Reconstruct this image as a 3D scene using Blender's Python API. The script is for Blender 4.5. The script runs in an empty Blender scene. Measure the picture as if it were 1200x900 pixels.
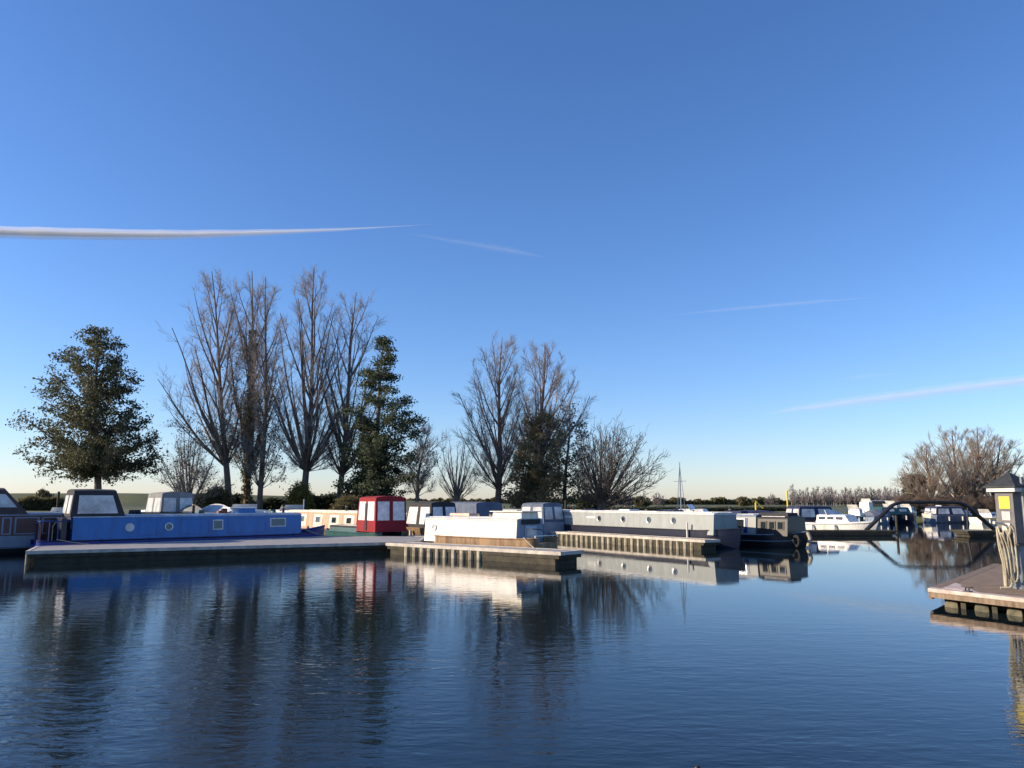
import bpy, math, random
import numpy as np
from mathutils import Vector, Matrix
R = math.radians
random.seed(7)
sc = bpy.context.scene
col = sc.collection

# ------------------------------------------------------------------ camera
CAM_H = 2.43
FPX = 906.0                                   # focal length in photo pixels (1200 wide)
HOR = 587.0                                   # horizon row in the photo
PITCH = math.atan((HOR - 450.0) / FPX)
cd = bpy.data.cameras.new('camera'); cam = bpy.data.objects.new('camera', cd); col.objects.link(cam)
cd.sensor_width = 36.0; cd.lens = 36.0 * FPX / 1200.0
cd.clip_start = 0.1; cd.clip_end = 40000
cam.location = (0, 0, CAM_H); cam.rotation_euler = (R(90) + PITCH, 0, 0)
sc.camera = cam

# ------------------------------------------------------------------ sky, sun, exposure
SUN_AZ = R(-96.0)        # measured from +Y (view direction), negative = to the left
SUN_EL = R(22.0)
world = bpy.data.worlds.new('World'); sc.world = world; world.use_nodes = True
nt = world.node_tree; nt.nodes.clear()
sky = nt.nodes.new('ShaderNodeTexSky'); sky.sky_type = 'NISHITA'; sky.sun_disc = False
sky.sun_elevation = SUN_EL; sky.sun_rotation = SUN_AZ
sky.altitude = 0; sky.air_density = 1.0; sky.dust_density = 0.3; sky.ozone_density = 5.0
hs = nt.nodes.new('ShaderNodeHueSaturation'); hs.inputs['Saturation'].default_value = 1.10
bg = nt.nodes.new('ShaderNodeBackground'); bg.inputs['Strength'].default_value = 0.118
wo = nt.nodes.new('ShaderNodeOutputWorld')
wb = nt.nodes.new('ShaderNodeMix'); wb.data_type = 'RGBA'; wb.blend_type = 'MULTIPLY'; wb.inputs[0].default_value = 1.0
wb.inputs[7].default_value = (1.08, 1.0, 1.09, 1)         # the camera's cool white balance
nt.links.new(sky.outputs[0], wb.inputs[6]); nt.links.new(wb.outputs[2], hs.inputs['Color']); nt.links.new(hs.outputs[0], bg.inputs['Color']); nt.links.new(bg.outputs[0], wo.inputs['Surface'])
sd = bpy.data.lights.new('sun', 'SUN'); sun = bpy.data.objects.new('sun', sd); col.objects.link(sun)
sd.energy = 4.8; sd.angle = R(0.5); sd.color = (1.0, 0.81, 0.58)
sdir = Vector((math.sin(SUN_AZ) * math.cos(SUN_EL), math.cos(SUN_AZ) * math.cos(SUN_EL), math.sin(SUN_EL)))
sun.rotation_euler = sdir.to_track_quat('Z', 'Y').to_euler()
sun.location = (-40, -20, 40)
sc.view_settings.view_transform = 'Standard'; sc.view_settings.look = 'None'
sc.view_settings.exposure = 0.62; sc.view_settings.gamma = 1.0; sc.view_settings.use_curve_mapping = False
sc.cycles.max_bounces = 6; sc.cycles.volume_bounces = 2; sc.cycles.transparent_max_bounces = 24
sc.cycles.use_adaptive_sampling = True; sc.cycles.adaptive_threshold = 0.012

# ------------------------------------------------------------------ photo pixel -> world helpers
cp, sp = math.cos(PITCH), math.sin(PITCH)
def ray(px, py):
    x = (px - 600.0) / FPX; v = (450.0 - py) / FPX
    return Vector((x, cp - v * sp, sp + v * cp))
def W(px, py, Y):
    d = ray(px, py); return Vector((0, 0, CAM_H)) + d * (Y / d.y)
def G(px, py, z=0.0):
    d = ray(px, py); return Vector((0, 0, CAM_H)) + d * ((z - CAM_H) / d.z)

# ------------------------------------------------------------------ materials
def mat(name, c, rough=0.6, metal=0.0, var=0.12, scale=3.0, bump=0.0, bscale=30.0, c2=None, alpha=None, coat=0.0, stretch=None, spec=None):
    m = bpy.data.materials.new(name); m.use_nodes = True
    n = m.node_tree; b = n.nodes['Principled BSDF']
    b.inputs['Roughness'].default_value = rough; b.inputs['Metallic'].default_value = metal
    if spec is not None: b.inputs['Specular IOR Level'].default_value = spec
    if coat: b.inputs['Coat Weight'].default_value = coat; b.inputs['Coat Roughness'].default_value = 0.15
    tc = n.nodes.new('ShaderNodeTexCoord'); mp = n.nodes.new('ShaderNodeMapping')
    n.links.new(tc.outputs['Object'], mp.inputs[0])
    if stretch: mp.inputs['Scale'].default_value = stretch
    ns = n.nodes.new('ShaderNodeTexNoise'); ns.inputs['Scale'].default_value = scale; ns.inputs['Detail'].default_value = 5
    ns.inputs['Roughness'].default_value = 0.65
    n.links.new(mp.outputs[0], ns.inputs['Vector'])
    rp = n.nodes.new('ShaderNodeValToRGB')
    rp.color_ramp.elements[0].position = 0.3; rp.color_ramp.elements[1].position = 0.7
    a = [max(0, x * (1 - var * 1.6)) for x in c]; d = [min(1, x * (1 + var)) for x in c]
    if c2: d = list(c2); a = list(c)
    rp.color_ramp.elements[0].color = (*a[:3], 1); rp.color_ramp.elements[1].color = (*d[:3], 1)
    n.links.new(ns.outputs['Fac'], rp.inputs[0]); n.links.new(rp.outputs[0], b.inputs['Base Color'])
    if bump:
        n2 = n.nodes.new('ShaderNodeTexNoise'); n2.inputs['Scale'].default_value = bscale; n2.inputs['Detail'].default_value = 4
        n.links.new(mp.outputs[0], n2.inputs['Vector'])
        bp = n.nodes.new('ShaderNodeBump'); bp.inputs['Strength'].default_value = bump; bp.inputs['Distance'].default_value = 0.02
        n.links.new(n2.outputs['Fac'], bp.inputs['Height']); n.links.new(bp.outputs[0], b.inputs['Normal'])
    if alpha is not None: b.inputs['Alpha'].default_value = alpha
    return m

M = {}
def paint(k, c, rough=0.35, var=0.16, **kw): M[k] = mat(k, c, rough, 0, var, 1.1, 0.08, 6, stretch=(2.2, 2.2, .6), **kw)
paint('blue_paint', (0.002, 0.125, 0.40), 0.33)
paint('royal_blue_paint', (0.010, 0.038, 0.26), 0.4)
paint('dark_blue_paint', (0.012, 0.035, 0.16), 0.4)
paint('navy_paint', (0.006, 0.010, 0.030), 0.4)
paint('black_paint', (0.012, 0.013, 0.015), 0.45)
paint('maroon_paint', (0.075, 0.022, 0.02), 0.4)
paint('grey_blue_paint', (0.20, 0.26, 0.34), 0.5)
paint('cream_paint', (0.80, 0.74, 0.60), 0.45)
paint('white_paint', (0.80, 0.79, 0.75), 0.4)
paint('off_white_paint', (0.62, 0.63, 0.60), 0.45)
paint('peach_paint', (0.62, 0.34, 0.22), 0.5, 0.25)
paint('sage_paint', (0.27, 0.30, 0.295), 0.5, 0.12)
paint('teal_paint', (0.02, 0.085, 0.085), 0.4)
paint('green_paint', (0.02, 0.07, 0.05), 0.4)
paint('red_oxide', (0.16, 0.045, 0.03), 0.6)
paint('pale_blue_paint', (0.33, 0.42, 0.55), 0.5)
paint('rust_hull', (0.30, 0.19, 0.10), 0.7, 0.45)
M['red_canvas'] = mat('red_canvas', (0.26, 0.010, 0.018), 0.85, 0, 0.15, 2, 0.3, 5)
M['dark_canvas'] = mat('dark_canvas', (0.035, 0.036, 0.042), 0.9, 0, 0.2, 2, 0.3, 5)
M['navy_canvas'] = mat('navy_canvas', (0.02, 0.03, 0.08), 0.9, 0, 0.2, 2, 0.3, 5)
M['grey_canvas'] = mat('grey_canvas', (0.20, 0.21, 0.21), 0.9, 0, 0.2, 2, 0.35, 5)
M['slate_canvas'] = mat('slate_canvas', (0.11, 0.14, 0.20), 0.9, 0, 0.2, 2, 0.35, 5)
M['pale_canvas'] = mat('pale_canvas', (0.55, 0.56, 0.56), 0.85, 0, 0.15, 2, 0.35, 5)
M['brown_canvas'] = mat('brown_canvas', (0.085, 0.06, 0.06), 0.9, 0, 0.2, 2, 0.3, 5)
M['olive_canvas'] = mat('olive_canvas', (0.16, 0.15, 0.10), 0.9, 0, 0.2, 2, 0.3, 5)
M['glass'] = mat('glass', (0.02, 0.026, 0.03), 0.06, 0, 0.1, 2, spec=0.8)
M['clear_panel'] = mat('clear_panel', (0.58, 0.58, 0.56), 0.28, 0, 0.35, 1.2, 0.6, 3)  # pale tone stands in for sunlight coming through the plastic
M['lit_curtain_panel'] = mat('lit_curtain_panel', (0.74, 0.68, 0.68), 0.35, 0, 0.25, 2.5, 0.5, 4)  # sunlight passing through the panel is put into this near-white colour
M['steel'] = mat('steel', (0.45, 0.46, 0.47), 0.3, 0.9, 0.15, 5)
M['dull_metal'] = mat('dull_metal', (0.22, 0.24, 0.26), 0.5, 0.6, 0.25, 4)
M['brass'] = mat('brass', (0.6, 0.48, 0.25), 0.35, 0.8, 0.1, 4)
M['rope'] = mat('rope', (0.40, 0.36, 0.28), 0.9)
M['rubber'] = mat('rubber', (0.015, 0.015, 0.016), 0.8)
M['solar'] = mat('solar', (0.012, 0.016, 0.035), 0.15, 0, 0.1, 4)
M['deck_wood'] = mat('deck_wood', (0.20, 0.19, 0.18), 0.8, 0, 0.3, 2.0, 0.5, 25, c2=(0.42, 0.42, 0.43), stretch=(1, 6, 1))
M['edge_wood'] = mat('edge_wood', (0.50, 0.46, 0.40), 0.75, 0, 0.25, 3.0, 0.3, 25)
M['dark_wood'] = mat('dark_wood', (0.022, 0.021, 0.016), 0.85, 0, 0.5, 3.0, 0.5, 10, c2=(0.07, 0.06, 0.035))
M['float_pale'] = mat('float_pale', (0.16, 0.14, 0.09), 0.8, 0, 0.3, 2.5, 0.4, 12, c2=(0.55, 0.50, 0.38))
M['float_moss_shade'] = mat('float_moss_shade', (0.03, 0.035, 0.02), 0.85, 0, 0.3, 3.5, 0.5, 12, c2=(0.17, 0.15, 0.095))  # mossy tone, darkened too for the shadow below the deck
M['brown_wood'] = mat('brown_wood', (0.11, 0.075, 0.045), 0.8, 0, 0.3, 2.2, 0.6, 14, c2=(0.29, 0.215, 0.15), stretch=(1, 5, 1))
M['pink_edge'] = mat('pink_edge', (0.36, 0.27, 0.22), 0.7, 0, 0.3, 3.5, 0.4, 20, c2=(0.66, 0.56, 0.50))
M['yellow_paint'] = mat('yellow_paint', (0.75, 0.55, 0.05), 0.5)
M['yellow_sign'] = mat('yellow_sign', (0.62, 0.52, 0.05), 0.5, 0, 0.05)
M['roof_slate'] = mat('roof_slate', (0.03, 0.035, 0.04), 0.7, 0, 0.3, 6, 0.5, 12)
M['grey_cabinet'] = mat('grey_cabinet', (0.13, 0.125, 0.13), 0.55, 0, 0.2, 2.5, 0.2, 6)
M['grey_drum'] = mat('grey_drum', (0.19, 0.23, 0.26), 0.5, 0.2, 0.25, 3, 0.2, 6)
M['brick_brown'] = mat('brick_brown', (0.16, 0.11, 0.085), 0.85, 0, 0.25, 4)
M['thatch'] = mat('thatch', (0.13, 0.11, 0.085), 0.95, 0, 0.25, 3)
M['bark'] = mat('bark', (0.085, 0.068, 0.055), 0.9, 0, 0.3, 1.5, 0.6, 8, c2=(0.20, 0.155, 0.12))
M['bark_sunlit'] = mat('bark_sunlit', (0.12, 0.075, 0.055), 0.9, 0, 0.3, 1.5, 0.6, 8, c2=(0.25, 0.17, 0.13))  # brown bark with warm low sunlight put into its colour
M['twig'] = mat('twig', (0.23, 0.195, 0.175), 0.9, 0, 0.3, 0.6, c2=(0.36, 0.315, 0.29))
M['twig_dark'] = mat('twig_dark', (0.06, 0.05, 0.042), 0.9, 0, 0.3, 0.6, c2=(0.13, 0.11, 0.095))
M['twig_pale'] = mat('twig_pale', (0.26, 0.22, 0.18), 0.9, 0, 0.3, 0.6, c2=(0.36, 0.30, 0.23))
M['twig_brown'] = mat('twig_brown', (0.17, 0.125, 0.095), 0.9, 0, 0.3, 0.6, c2=(0.27, 0.21, 0.165))
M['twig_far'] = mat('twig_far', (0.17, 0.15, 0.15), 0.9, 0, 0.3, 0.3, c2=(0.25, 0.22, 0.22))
def leafmat(k, a, b, scale=0.35):
    m = mat(k, a, 0.65, 0, 0.3, scale, c2=b)
    n = m.node_tree; pb = n.nodes['Principled BSDF']
    tr = n.nodes.new('ShaderNodeBsdfTranslucent'); mx = n.nodes.new('ShaderNodeMixShader'); mx.inputs[0].default_value = 0.42
    src = pb.inputs['Base Color'].links[0].from_socket
    n.links.new(src, tr.inputs['Color'])
    out = n.nodes['Material Output']
    n.links.new(pb.outputs[0], mx.inputs[1]); n.links.new(tr.outputs[0], mx.inputs[2]); n.links.new(mx.outputs[0], out.inputs['Surface'])
    M[k] = m
leafmat('leaf_dark', (0.05, 0.058, 0.028), (0.14, 0.145, 0.07))
leafmat('leaf_conifer', (0.03, 0.05, 0.028), (0.10, 0.125, 0.065))
leafmat('leaf_olive', (0.09, 0.085, 0.032), (0.20, 0.17, 0.075))
leafmat('leaf_brown', (0.16, 0.13, 0.06), (0.32, 0.26, 0.13))
leafmat('leaf_yellow', (0.16, 0.15, 0.03), (0.30, 0.25, 0.06))
leafmat('leaf_hedge', (0.022, 0.032, 0.014), (0.055, 0.065, 0.028))

# ------------------------------------------------------------------ object helpers
def tag(o, label=None, cat=None, group=None, kind=None):
    if label: o['label'] = label
    if cat: o['category'] = cat
    if group: o['group'] = group
    if kind: o['kind'] = kind
    return o
def thing(name, label, cat, loc=(0, 0, 0), rz=0.0, group=None):
    o = bpy.data.objects.new(name, None); col.objects.link(o)
    o.location = loc; o.rotation_euler = (0, 0, rz)
    return tag(o, label, cat, group)
def copy_thing(root, loc, rz, label=None, scale=None):
    r = root.copy(); col.objects.link(r); r.location = loc; r.rotation_euler = (0, 0, rz)
    if scale: r.scale = scale
    if label: r['label'] = label
    for ch in list(root.children):
        c = ch.copy(); col.objects.link(c); c.parent = r
        for g in list(ch.children):
            d = g.copy(); col.objects.link(d); d.parent = c
    return r

class MB:
    def __init__(s): s.v = []; s.f = []
    def add(s, vs, fs):
        b = len(s.v); s.v += [tuple(p) for p in vs]; s.f += [tuple(i + b for i in f) for f in fs]; return s
    def box(s, x0, x1, y0, y1, z0, z1, tx=0, ty=0):
        """box; tx, ty shrink the top"""
        v = [(x0, y0, z0), (x1, y0, z0), (x1, y1, z0), (x0, y1, z0),
             (x0 + tx, y0 + ty, z1), (x1 - tx, y0 + ty, z1), (x1 - tx, y1 - ty, z1), (x0 + tx, y1 - ty, z1)]
        return s.add(v, [(3, 2, 1, 0), (4, 5, 6, 7), (0, 1, 5, 4), (1, 2, 6, 5), (2, 3, 7, 6), (3, 0, 4, 7)])
    def tube(s, pts, r, n=8, r1=None, cap=True):
        pts = [Vector(p) for p in pts]; k = len(pts)
        if r1 is None: r1 = r
        vs = []; ref = None
        for i, p in enumerate(pts):
            t = (pts[min(i + 1, k - 1)] - pts[max(i - 1, 0)]).normalized()
            if ref is None:
                ref = Vector((0, 0, 1)) if abs(t.z) < 0.9 else Vector((1, 0, 0))
            a = t.cross(ref).normalized(); b = t.cross(a).normalized(); ref = -b if abs(t.dot(b)) < .9 else ref
            ref = a.cross(t)
            rr = r + (r1 - r) * i / (k - 1)
            for j in range(n):
                q = 2 * math.pi * j / n
                vs.append(p + (a * math.cos(q) + ref * math.sin(q)) * rr)
        fs = []
        for i in range(k - 1):
            for j in range(n):
                j2 = (j + 1) % n
                fs.append((i * n + j, i * n + j2, (i + 1) * n + j2, (i + 1) * n + j))
        if cap: fs += [tuple(reversed(range(n))), tuple(range((k - 1) * n, k * n))]
        return s.add(vs, fs)
    def loft(s, rings, closed=True, cap=True):
        n = len(rings[0]); vs = [p for r in rings for p in r]; fs = []
        for i in range(len(rings) - 1):
            for j in range(n if closed else n - 1):
                j2 = (j + 1) % n
                fs.append((i * n + j, i * n + j2, (i + 1) * n + j2, (i + 1) * n + j))
        if cap: fs += [tuple(reversed(range(n))), tuple(range((len(rings) - 1) * n, len(rings) * n))]
        return s.add(vs, fs)
    def prism(s, poly, z0, z1):
        n = len(poly)
        vs = [(p[0], p[1], z0) for p in poly] + [(p[0], p[1], z1) for p in poly]
        fs = [tuple(reversed(range(n))), tuple(range(n, 2 * n))] + [(i, (i + 1) % n, n + (i + 1) % n, n + i) for i in range(n)]
        return s.add(vs, fs)
    def plate(s, quad, nrm, t):
        """a thin solid plate on four corner points, thickness t along nrm"""
        q = [Vector(p) for p in quad]; nn = Vector(nrm).normalized() * t
        return s.add(q + [p + nn for p in q], [(3, 2, 1, 0), (4, 5, 6, 7), (0, 1, 5, 4), (1, 2, 6, 5), (2, 3, 7, 6), (3, 0, 4, 7)])
    def build(s, name, m, parent=None, smooth=False, bevel=0.0):
        me = bpy.data.meshes.new(name); me.from_pydata(s.v, [], s.f); me.update()
        import bmesh
        bm = bmesh.new(); bm.from_mesh(me); bmesh.ops.recalc_face_normals(bm, faces=bm.faces)
        if bevel: bmesh.ops.bevel(bm, geom=[e for e in bm.edges if len(e.link_faces) == 2 and e.calc_face_angle(0) > 0.6], offset=bevel, segments=2, affect='EDGES', profile=0.6)
        bm.to_mesh(me); bm.free()
        if smooth:
            me.polygons.foreach_set('use_smooth', [True] * len(me.polygons))
            try: me.set_sharp_from_angle(angle=R(38))
            except Exception: pass
        me.materials.append(M[m] if isinstance(m, str) else m)
        o = bpy.data.objects.new(name, me); col.objects.link(o)
        if parent: o.parent = parent
        return o

def np_mesh(name, V, F, m, parent=None):
    """V (n,3), F (k,4 or 3) numpy"""
    me = bpy.data.meshes.new(name)
    k, s = F.shape
    me.vertices.add(len(V)); me.vertices.foreach_set('co', np.ascontiguousarray(V, dtype=np.float32).ravel())
    me.loops.add(k * s); me.loops.foreach_set('vertex_index', np.ascontiguousarray(F, dtype=np.int32).ravel())
    me.polygons.add(k); me.polygons.foreach_set('loop_start', np.arange(0, k * s, s, dtype=np.int32))
    me.polygons.foreach_set('loop_total', np.full(k, s, dtype=np.int32))
    me.update(calc_edges=True); me.validate()
    me.materials.append(M[m] if isinstance(m, str) else m)
    o = bpy.data.objects.new(name, me); col.objects.link(o)
    if parent: o.parent = parent
    return o

# ------------------------------------------------------------------ ground and water
LAND = 0.9
def basin(x, y):
    """signed distance-like value: positive on land"""
    shore = 64 + 3.0 * np.sin(x * 0.07) + 1.0 * np.sin(x * 0.31)
    s = np.clip((x - 14) / 14, 0, 1); s = s * s * (3 - 2 * s)
    shore = shore + 40 * s
    return np.maximum.reduce([y - shore, -2.2 - y, -95 - x + 0 * y, x - 85 + 0 * y])
def fbm(x, y):
    return (np.sin(x * .11 + 1.3 * np.sin(y * .07)) + np.sin(y * .13 + 1.1 * np.sin(x * .05 + 2)) + .5 * np.sin(x * .31 + y * .27)) / 2.5
def height(x, y):
    d = basin(x, y)
    h = np.clip(d * 0.55, -1.6, LAND) + np.where(d > 1.8, 0.12 * fbm(x, y), 0)
    far = np.clip((np.hypot(x, y) - 150) / 300, 0, 1)
    # river levee beyond the marina on the left
    lv = np.exp(-((y - 190 - 0.10 * x) / 13.0) ** 2) * np.clip((20 - x) / 90, 0, 1)
    h = h + 3.3 * lv - 0.0 * far
    return h
xs = np.concatenate([-np.geomspace(9000, 100, 46), np.arange(-97, 92, 1.0), np.geomspace(95, 9000, 46)])
ys = np.concatenate([-np.geomspace(1500, 12, 22), np.arange(-10, 112, 1.0), np.geomspace(113, 400, 90), np.geomspace(410, 14000, 36)])
X, Y = np.meshgrid(xs, ys); Z = height(X, Y)
V = np.stack([X.ravel(), Y.ravel(), Z.ravel()], 1); nx = len(xs); ny = len(ys)
i = np.arange(nx - 1)[None, :] + nx * np.arange(ny - 1)[:, None]; i = i.ravel()
F = np.stack([i, i + 1, i + nx + 1, i + nx], 1)
gm = mat('grass_ground', (0.035, 0.055, 0.018), 0.95, 0, 0.3, 0.06, 0.5, 3, c2=(0.12, 0.125, 0.05))
g = np_mesh('ground', V, F, gm); g.data.polygons.foreach_set('use_smooth', [True] * len(g.data.polygons))
tag(g, 'flat green grassy land around the marina basin with a low levee', 'ground', kind='structure')

def water_material():
    m = bpy.data.materials.new('water'); m.use_nodes = True; n = m.node_tree; b = n.nodes['Principled BSDF']
    b.inputs['Base Color'].default_value = (0.006, 0.013, 0.018, 1); b.inputs['Roughness'].default_value = 0.02
    b.inputs['IOR'].default_value = 1.333
    L = n.links.new
    tc = n.nodes.new('ShaderNodeTexCoord')
    def noise(sx, sy, rot, scale, detail, dist=0.0):
        mp = n.nodes.new('ShaderNodeMapping'); mp.inputs['Scale'].default_value = (sx, sy, 1); mp.inputs['Rotation'].default_value = (0, 0, rot)
        L(tc.outputs['Object'], mp.inputs[0])
        t = n.nodes.new('ShaderNodeTexNoise'); t.inputs['Scale'].default_value = scale; t.inputs['Detail'].default_value = detail
        t.inputs['Distortion'].default_value = dist
        L(mp.outputs[0], t.inputs['Vector']); return t.outputs['Fac']
    def math_(op, a, b_):
        q = n.nodes.new('ShaderNodeMath'); q.operation = op
        for k, s in enumerate((a, b_)):
            if isinstance(s, (int, float)): q.inputs[k].default_value = s
            else: L(s, q.inputs[k])
        return q.outputs[0]
    fine = noise(1.0, 2.2, R(6), 3.2, 3, 0.4)
    mid = noise(1.0, 2.6, R(-8), 0.9, 2, 0.3)
    # patches of rougher and calmer water, rougher towards the left
    patch = noise(1.0, 1.6, 0.3, 0.07, 2)
    rp = n.nodes.new('ShaderNodeMapRange'); rp.inputs['From Min'].default_value = 0.36; rp.inputs['From Max'].default_value = 0.66
    rp.inputs['To Min'].default_value = 0.25; rp.inputs['To Max'].default_value = 1.0
    L(patch, rp.inputs['Value'])
    sx = n.nodes.new('ShaderNodeSeparateXYZ'); L(tc.outputs['Object'], sx.inputs[0])
    lr = n.nodes.new('ShaderNodeMapRange'); lr.inputs['From Min'].default_value = 6; lr.inputs['From Max'].default_value = -8
    lr.inputs['To Min'].default_value = 0.22; lr.inputs['To Max'].default_value = 1.2
    L(sx.outputs['X'], lr.inputs['Value'])
    nf = n.nodes.new('ShaderNodeMapRange'); nf.inputs['From Min'].default_value = 6; nf.inputs['From Max'].default_value = 20
    nf.inputs['To Min'].default_value = 1.7; nf.inputs['To Max'].default_value = 0.30
    L(sx.outputs['Y'], nf.inputs['Value'])
    amp = math_('MULTIPLY', math_('MULTIPLY', rp.outputs[0], lr.outputs[0]), nf.outputs[0])
    h = math_('ADD', math_('MULTIPLY', fine, 0.015), math_('MULTIPLY', mid, 0.020))
    h = math_('MULTIPLY', h, amp)
    bp = n.nodes.new('ShaderNodeBump'); bp.inputs['Strength'].default_value = 1.0; bp.inputs['Distance'].default_value = 1.0
    L(h, bp.inputs['Height']); L(bp.outputs[0], b.inputs['Normal'])
    return m
w = MB(); w.add([(-96, -4, 0), (86, -4, 0), (86, 112, 0), (-96, 112, 0)], [(0, 1, 2, 3)])
tag(w.build('water', water_material()), 'dark blue calm rippled marina water', 'water', kind='structure')

# ------------------------------------------------------------------ pontoons
UD = Vector((0.630, -0.776, 0)); VD = Vector((0.776, 0.630, 0))
def floating_deck(name, label, poly, faces_posts, zt=0.5, post_mat='float_pale', deck='deck_wood', edge='edge_wood', group=None, thick=0.1, rng=None):
    """poly: list of (x, y) ccw; faces_posts: list of (p0, p1, t0, t1, spacing) edges that carry fender posts"""
    c = Vector((sum(p[0] for p in poly) / len(poly), sum(p[1] for p in poly) / len(poly), 0))
    t = thing(name, label, 'pontoon', c, 0, group)
    P = [(p[0] - c.x, p[1] - c.y) for p in poly]
    def shrink(k): return [(x - k * x / math.hypot(x, y), y - k * y / math.hypot(x, y)) for x, y in P]
    MB().prism(shrink(0.16), zt - thick, zt).build('deck', deck, t, bevel=0.01)
    # kerb board around the edge
    e = MB(); n = len(P)
    for k in range(n):
        a = Vector((*P[k], 0)); b = Vector((*P[(k + 1) % n], 0)); d = (b - a).normalized(); nn = Vector((d.y, -d.x, 0))
        q = [a, b, b - nn * 0.13 - d * 0.1, a - nn * 0.13 + d * 0.1]
        e.prism([(v.x, v.y) for v in q], zt - thick - 0.02, zt + 0.014)
    e.build('edge_board', edge, t)
    MB().prism(shrink(0.10), zt - thick - 0.16, zt - thick - 0.024).build('frame', 'dark_wood', t)
    MB().prism(shrink(0.30), -0.35, zt - thick - 0.163).build('float', 'dark_wood', t)
    for (p0, p1, sp_, w_) in faces_posts:
        a = Vector((p0[0] - c.x, p0[1] - c.y, 0)); b = Vector((p1[0] - c.x, p1[1] - c.y, 0)); d = (b - a); Ln = d.length; d.normalize()
        nn = Vector((d.y, -d.x, 0)); s = 0.25
        while s < Ln - 0.1:
            q = a + d * s - nn * 0.03
            m_ = MB(); h = w_ / 2 * random.uniform(.85, 1.1)
            m_.tube([q + Vector((0, 0, zt - thick - 0.03)), q + Vector((0, 0, zt - thick - 0.12)), q + Vector((0, 0, -0.3))], h, 8)
            m_.build('fender_post', post_mat, t, smooth=True)
            s += sp_ * random.uniform(0.93, 1.07)
    return t
def P2(v): return (v.x, v.y)
# walkway with the blue boat
A0 = G(30, 646, .5); A1 = G(440, 636, .5); A2 = G(492, 634.5, .5); A3 = G(500, 629, .5); A4 = G(385, 628.5, .5); A5 = G(42, 640.5, .5)
tA = floating_deck('pontoon', 'long grey pontoon walkway running beside the blue narrowboat', [P2(A0), P2(A1), P2(A2), P2(A3), P2(A4), P2(A5)],
              [((A5.x, A5.y), (A0.x, A0.y), 0.42, 0.13)], deck='deck_wood')
# finger beside the white boat
B1 = G(657, 647.2, .5); B0 = G(452, 636.3, .5) 
nB = (B1 - B0).normalized(); pB = Vector((-nB.y, nB.x, 0))
B2 = B1 + pB * 1.5; B3 = B0 + pB * 1.3
nbl = B0.lerp(B1, 0.62)
floating_deck('pontoon', 'pontoon finger with pale fender posts in front of the white boat', [P2(B0), P2(B1), P2(B2), P2(B3)],
              [((B0.x + nB.x * 1.2, B0.y + nB.y * 1.2), (nbl.x, nbl.y), 0.5, 0.24)], zt=0.498)
C0 = G(640, 622.5, .5); C1 = G(826, 633.1, .5); nC = (C1 - C0).normalized(); pC = Vector((-nC.y, nC.x, 0))
nce = C0.lerp(C1, 0.96)
floating_deck('pontoon', 'pontoon finger with pale fender posts below the long sage narrowboat', [P2(C0), P2(C1), P2(C1 + pC * 1.1), P2(C0 + pC * 1.1)],
              [((C0.x, C0.y), (nce.x, nce.y), 0.5, 0.22)])
# main spine walkway behind the white boat, on to the right
s0 = Vector((A3.x, A3.y, 0)) + Vector((0.1, 0.1, 0)); s1 = Vector((C0.x - 0.3, C0.y + 1.4, 0)); dS = (s1 - s0).normalized(); pS = Vector((-dS.y, dS.x, 0))
floating_deck('pontoon', 'stretch of pontoon walkway hidden behind the white boat', [P2(s0), P2(s1), P2(s1 + pS * 1.6), P2(s0 + pS * 1.6)], [])
D0 = G(930, 622, .35); D1 = G(1051, 622, .35)
floating_deck('pontoon', 'dark low pontoon below the white cabin cruiser on the right', [P2(D0), P2(D1), (D1.x, D1.y + 1.6), (D0.x, D0.y + 1.6)], [], zt=0.35, edge='dark_wood', deck='dark_wood')
E0 = G(1134, 622, .4); E1 = G(1170, 622, .4)
floating_deck('pontoon', 'small floating dark pontoon at the right foot of the pipe arch', [P2(E0), P2(E1), (E1.x, E1.y + 2), (E0.x, E0.y + 2)], [], zt=0.4, edge='dark_wood')

# ------------------------------------------------------------------ boats
def line_s(A, B, px):
    """distance from A along A->B where the photo column px crosses (ground plan)"""
    k = (px - 600.0) / FPX / (cp - (450 - 620) / FPX * sp)
    d = (B - A).normalized()
    t = (k * A.y - A.x) / (d.x - k * d.y)
    return t

def side_pane(side, x, z, w, h, y0, z0, tumble, off):
    """corner points of a rectangle on a cabin side leaning inward by tumble per metre of height"""
    def Y(zz): return side * (y0 - (zz - z0) * tumble + off)
    return [(x - w / 2, Y(z - h / 2), z - h / 2), (x + w / 2, Y(z - h / 2), z - h / 2), (x + w / 2, Y(z + h / 2), z + h / 2), (x - w / 2, Y(z + h / 2), z + h / 2)]

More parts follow.
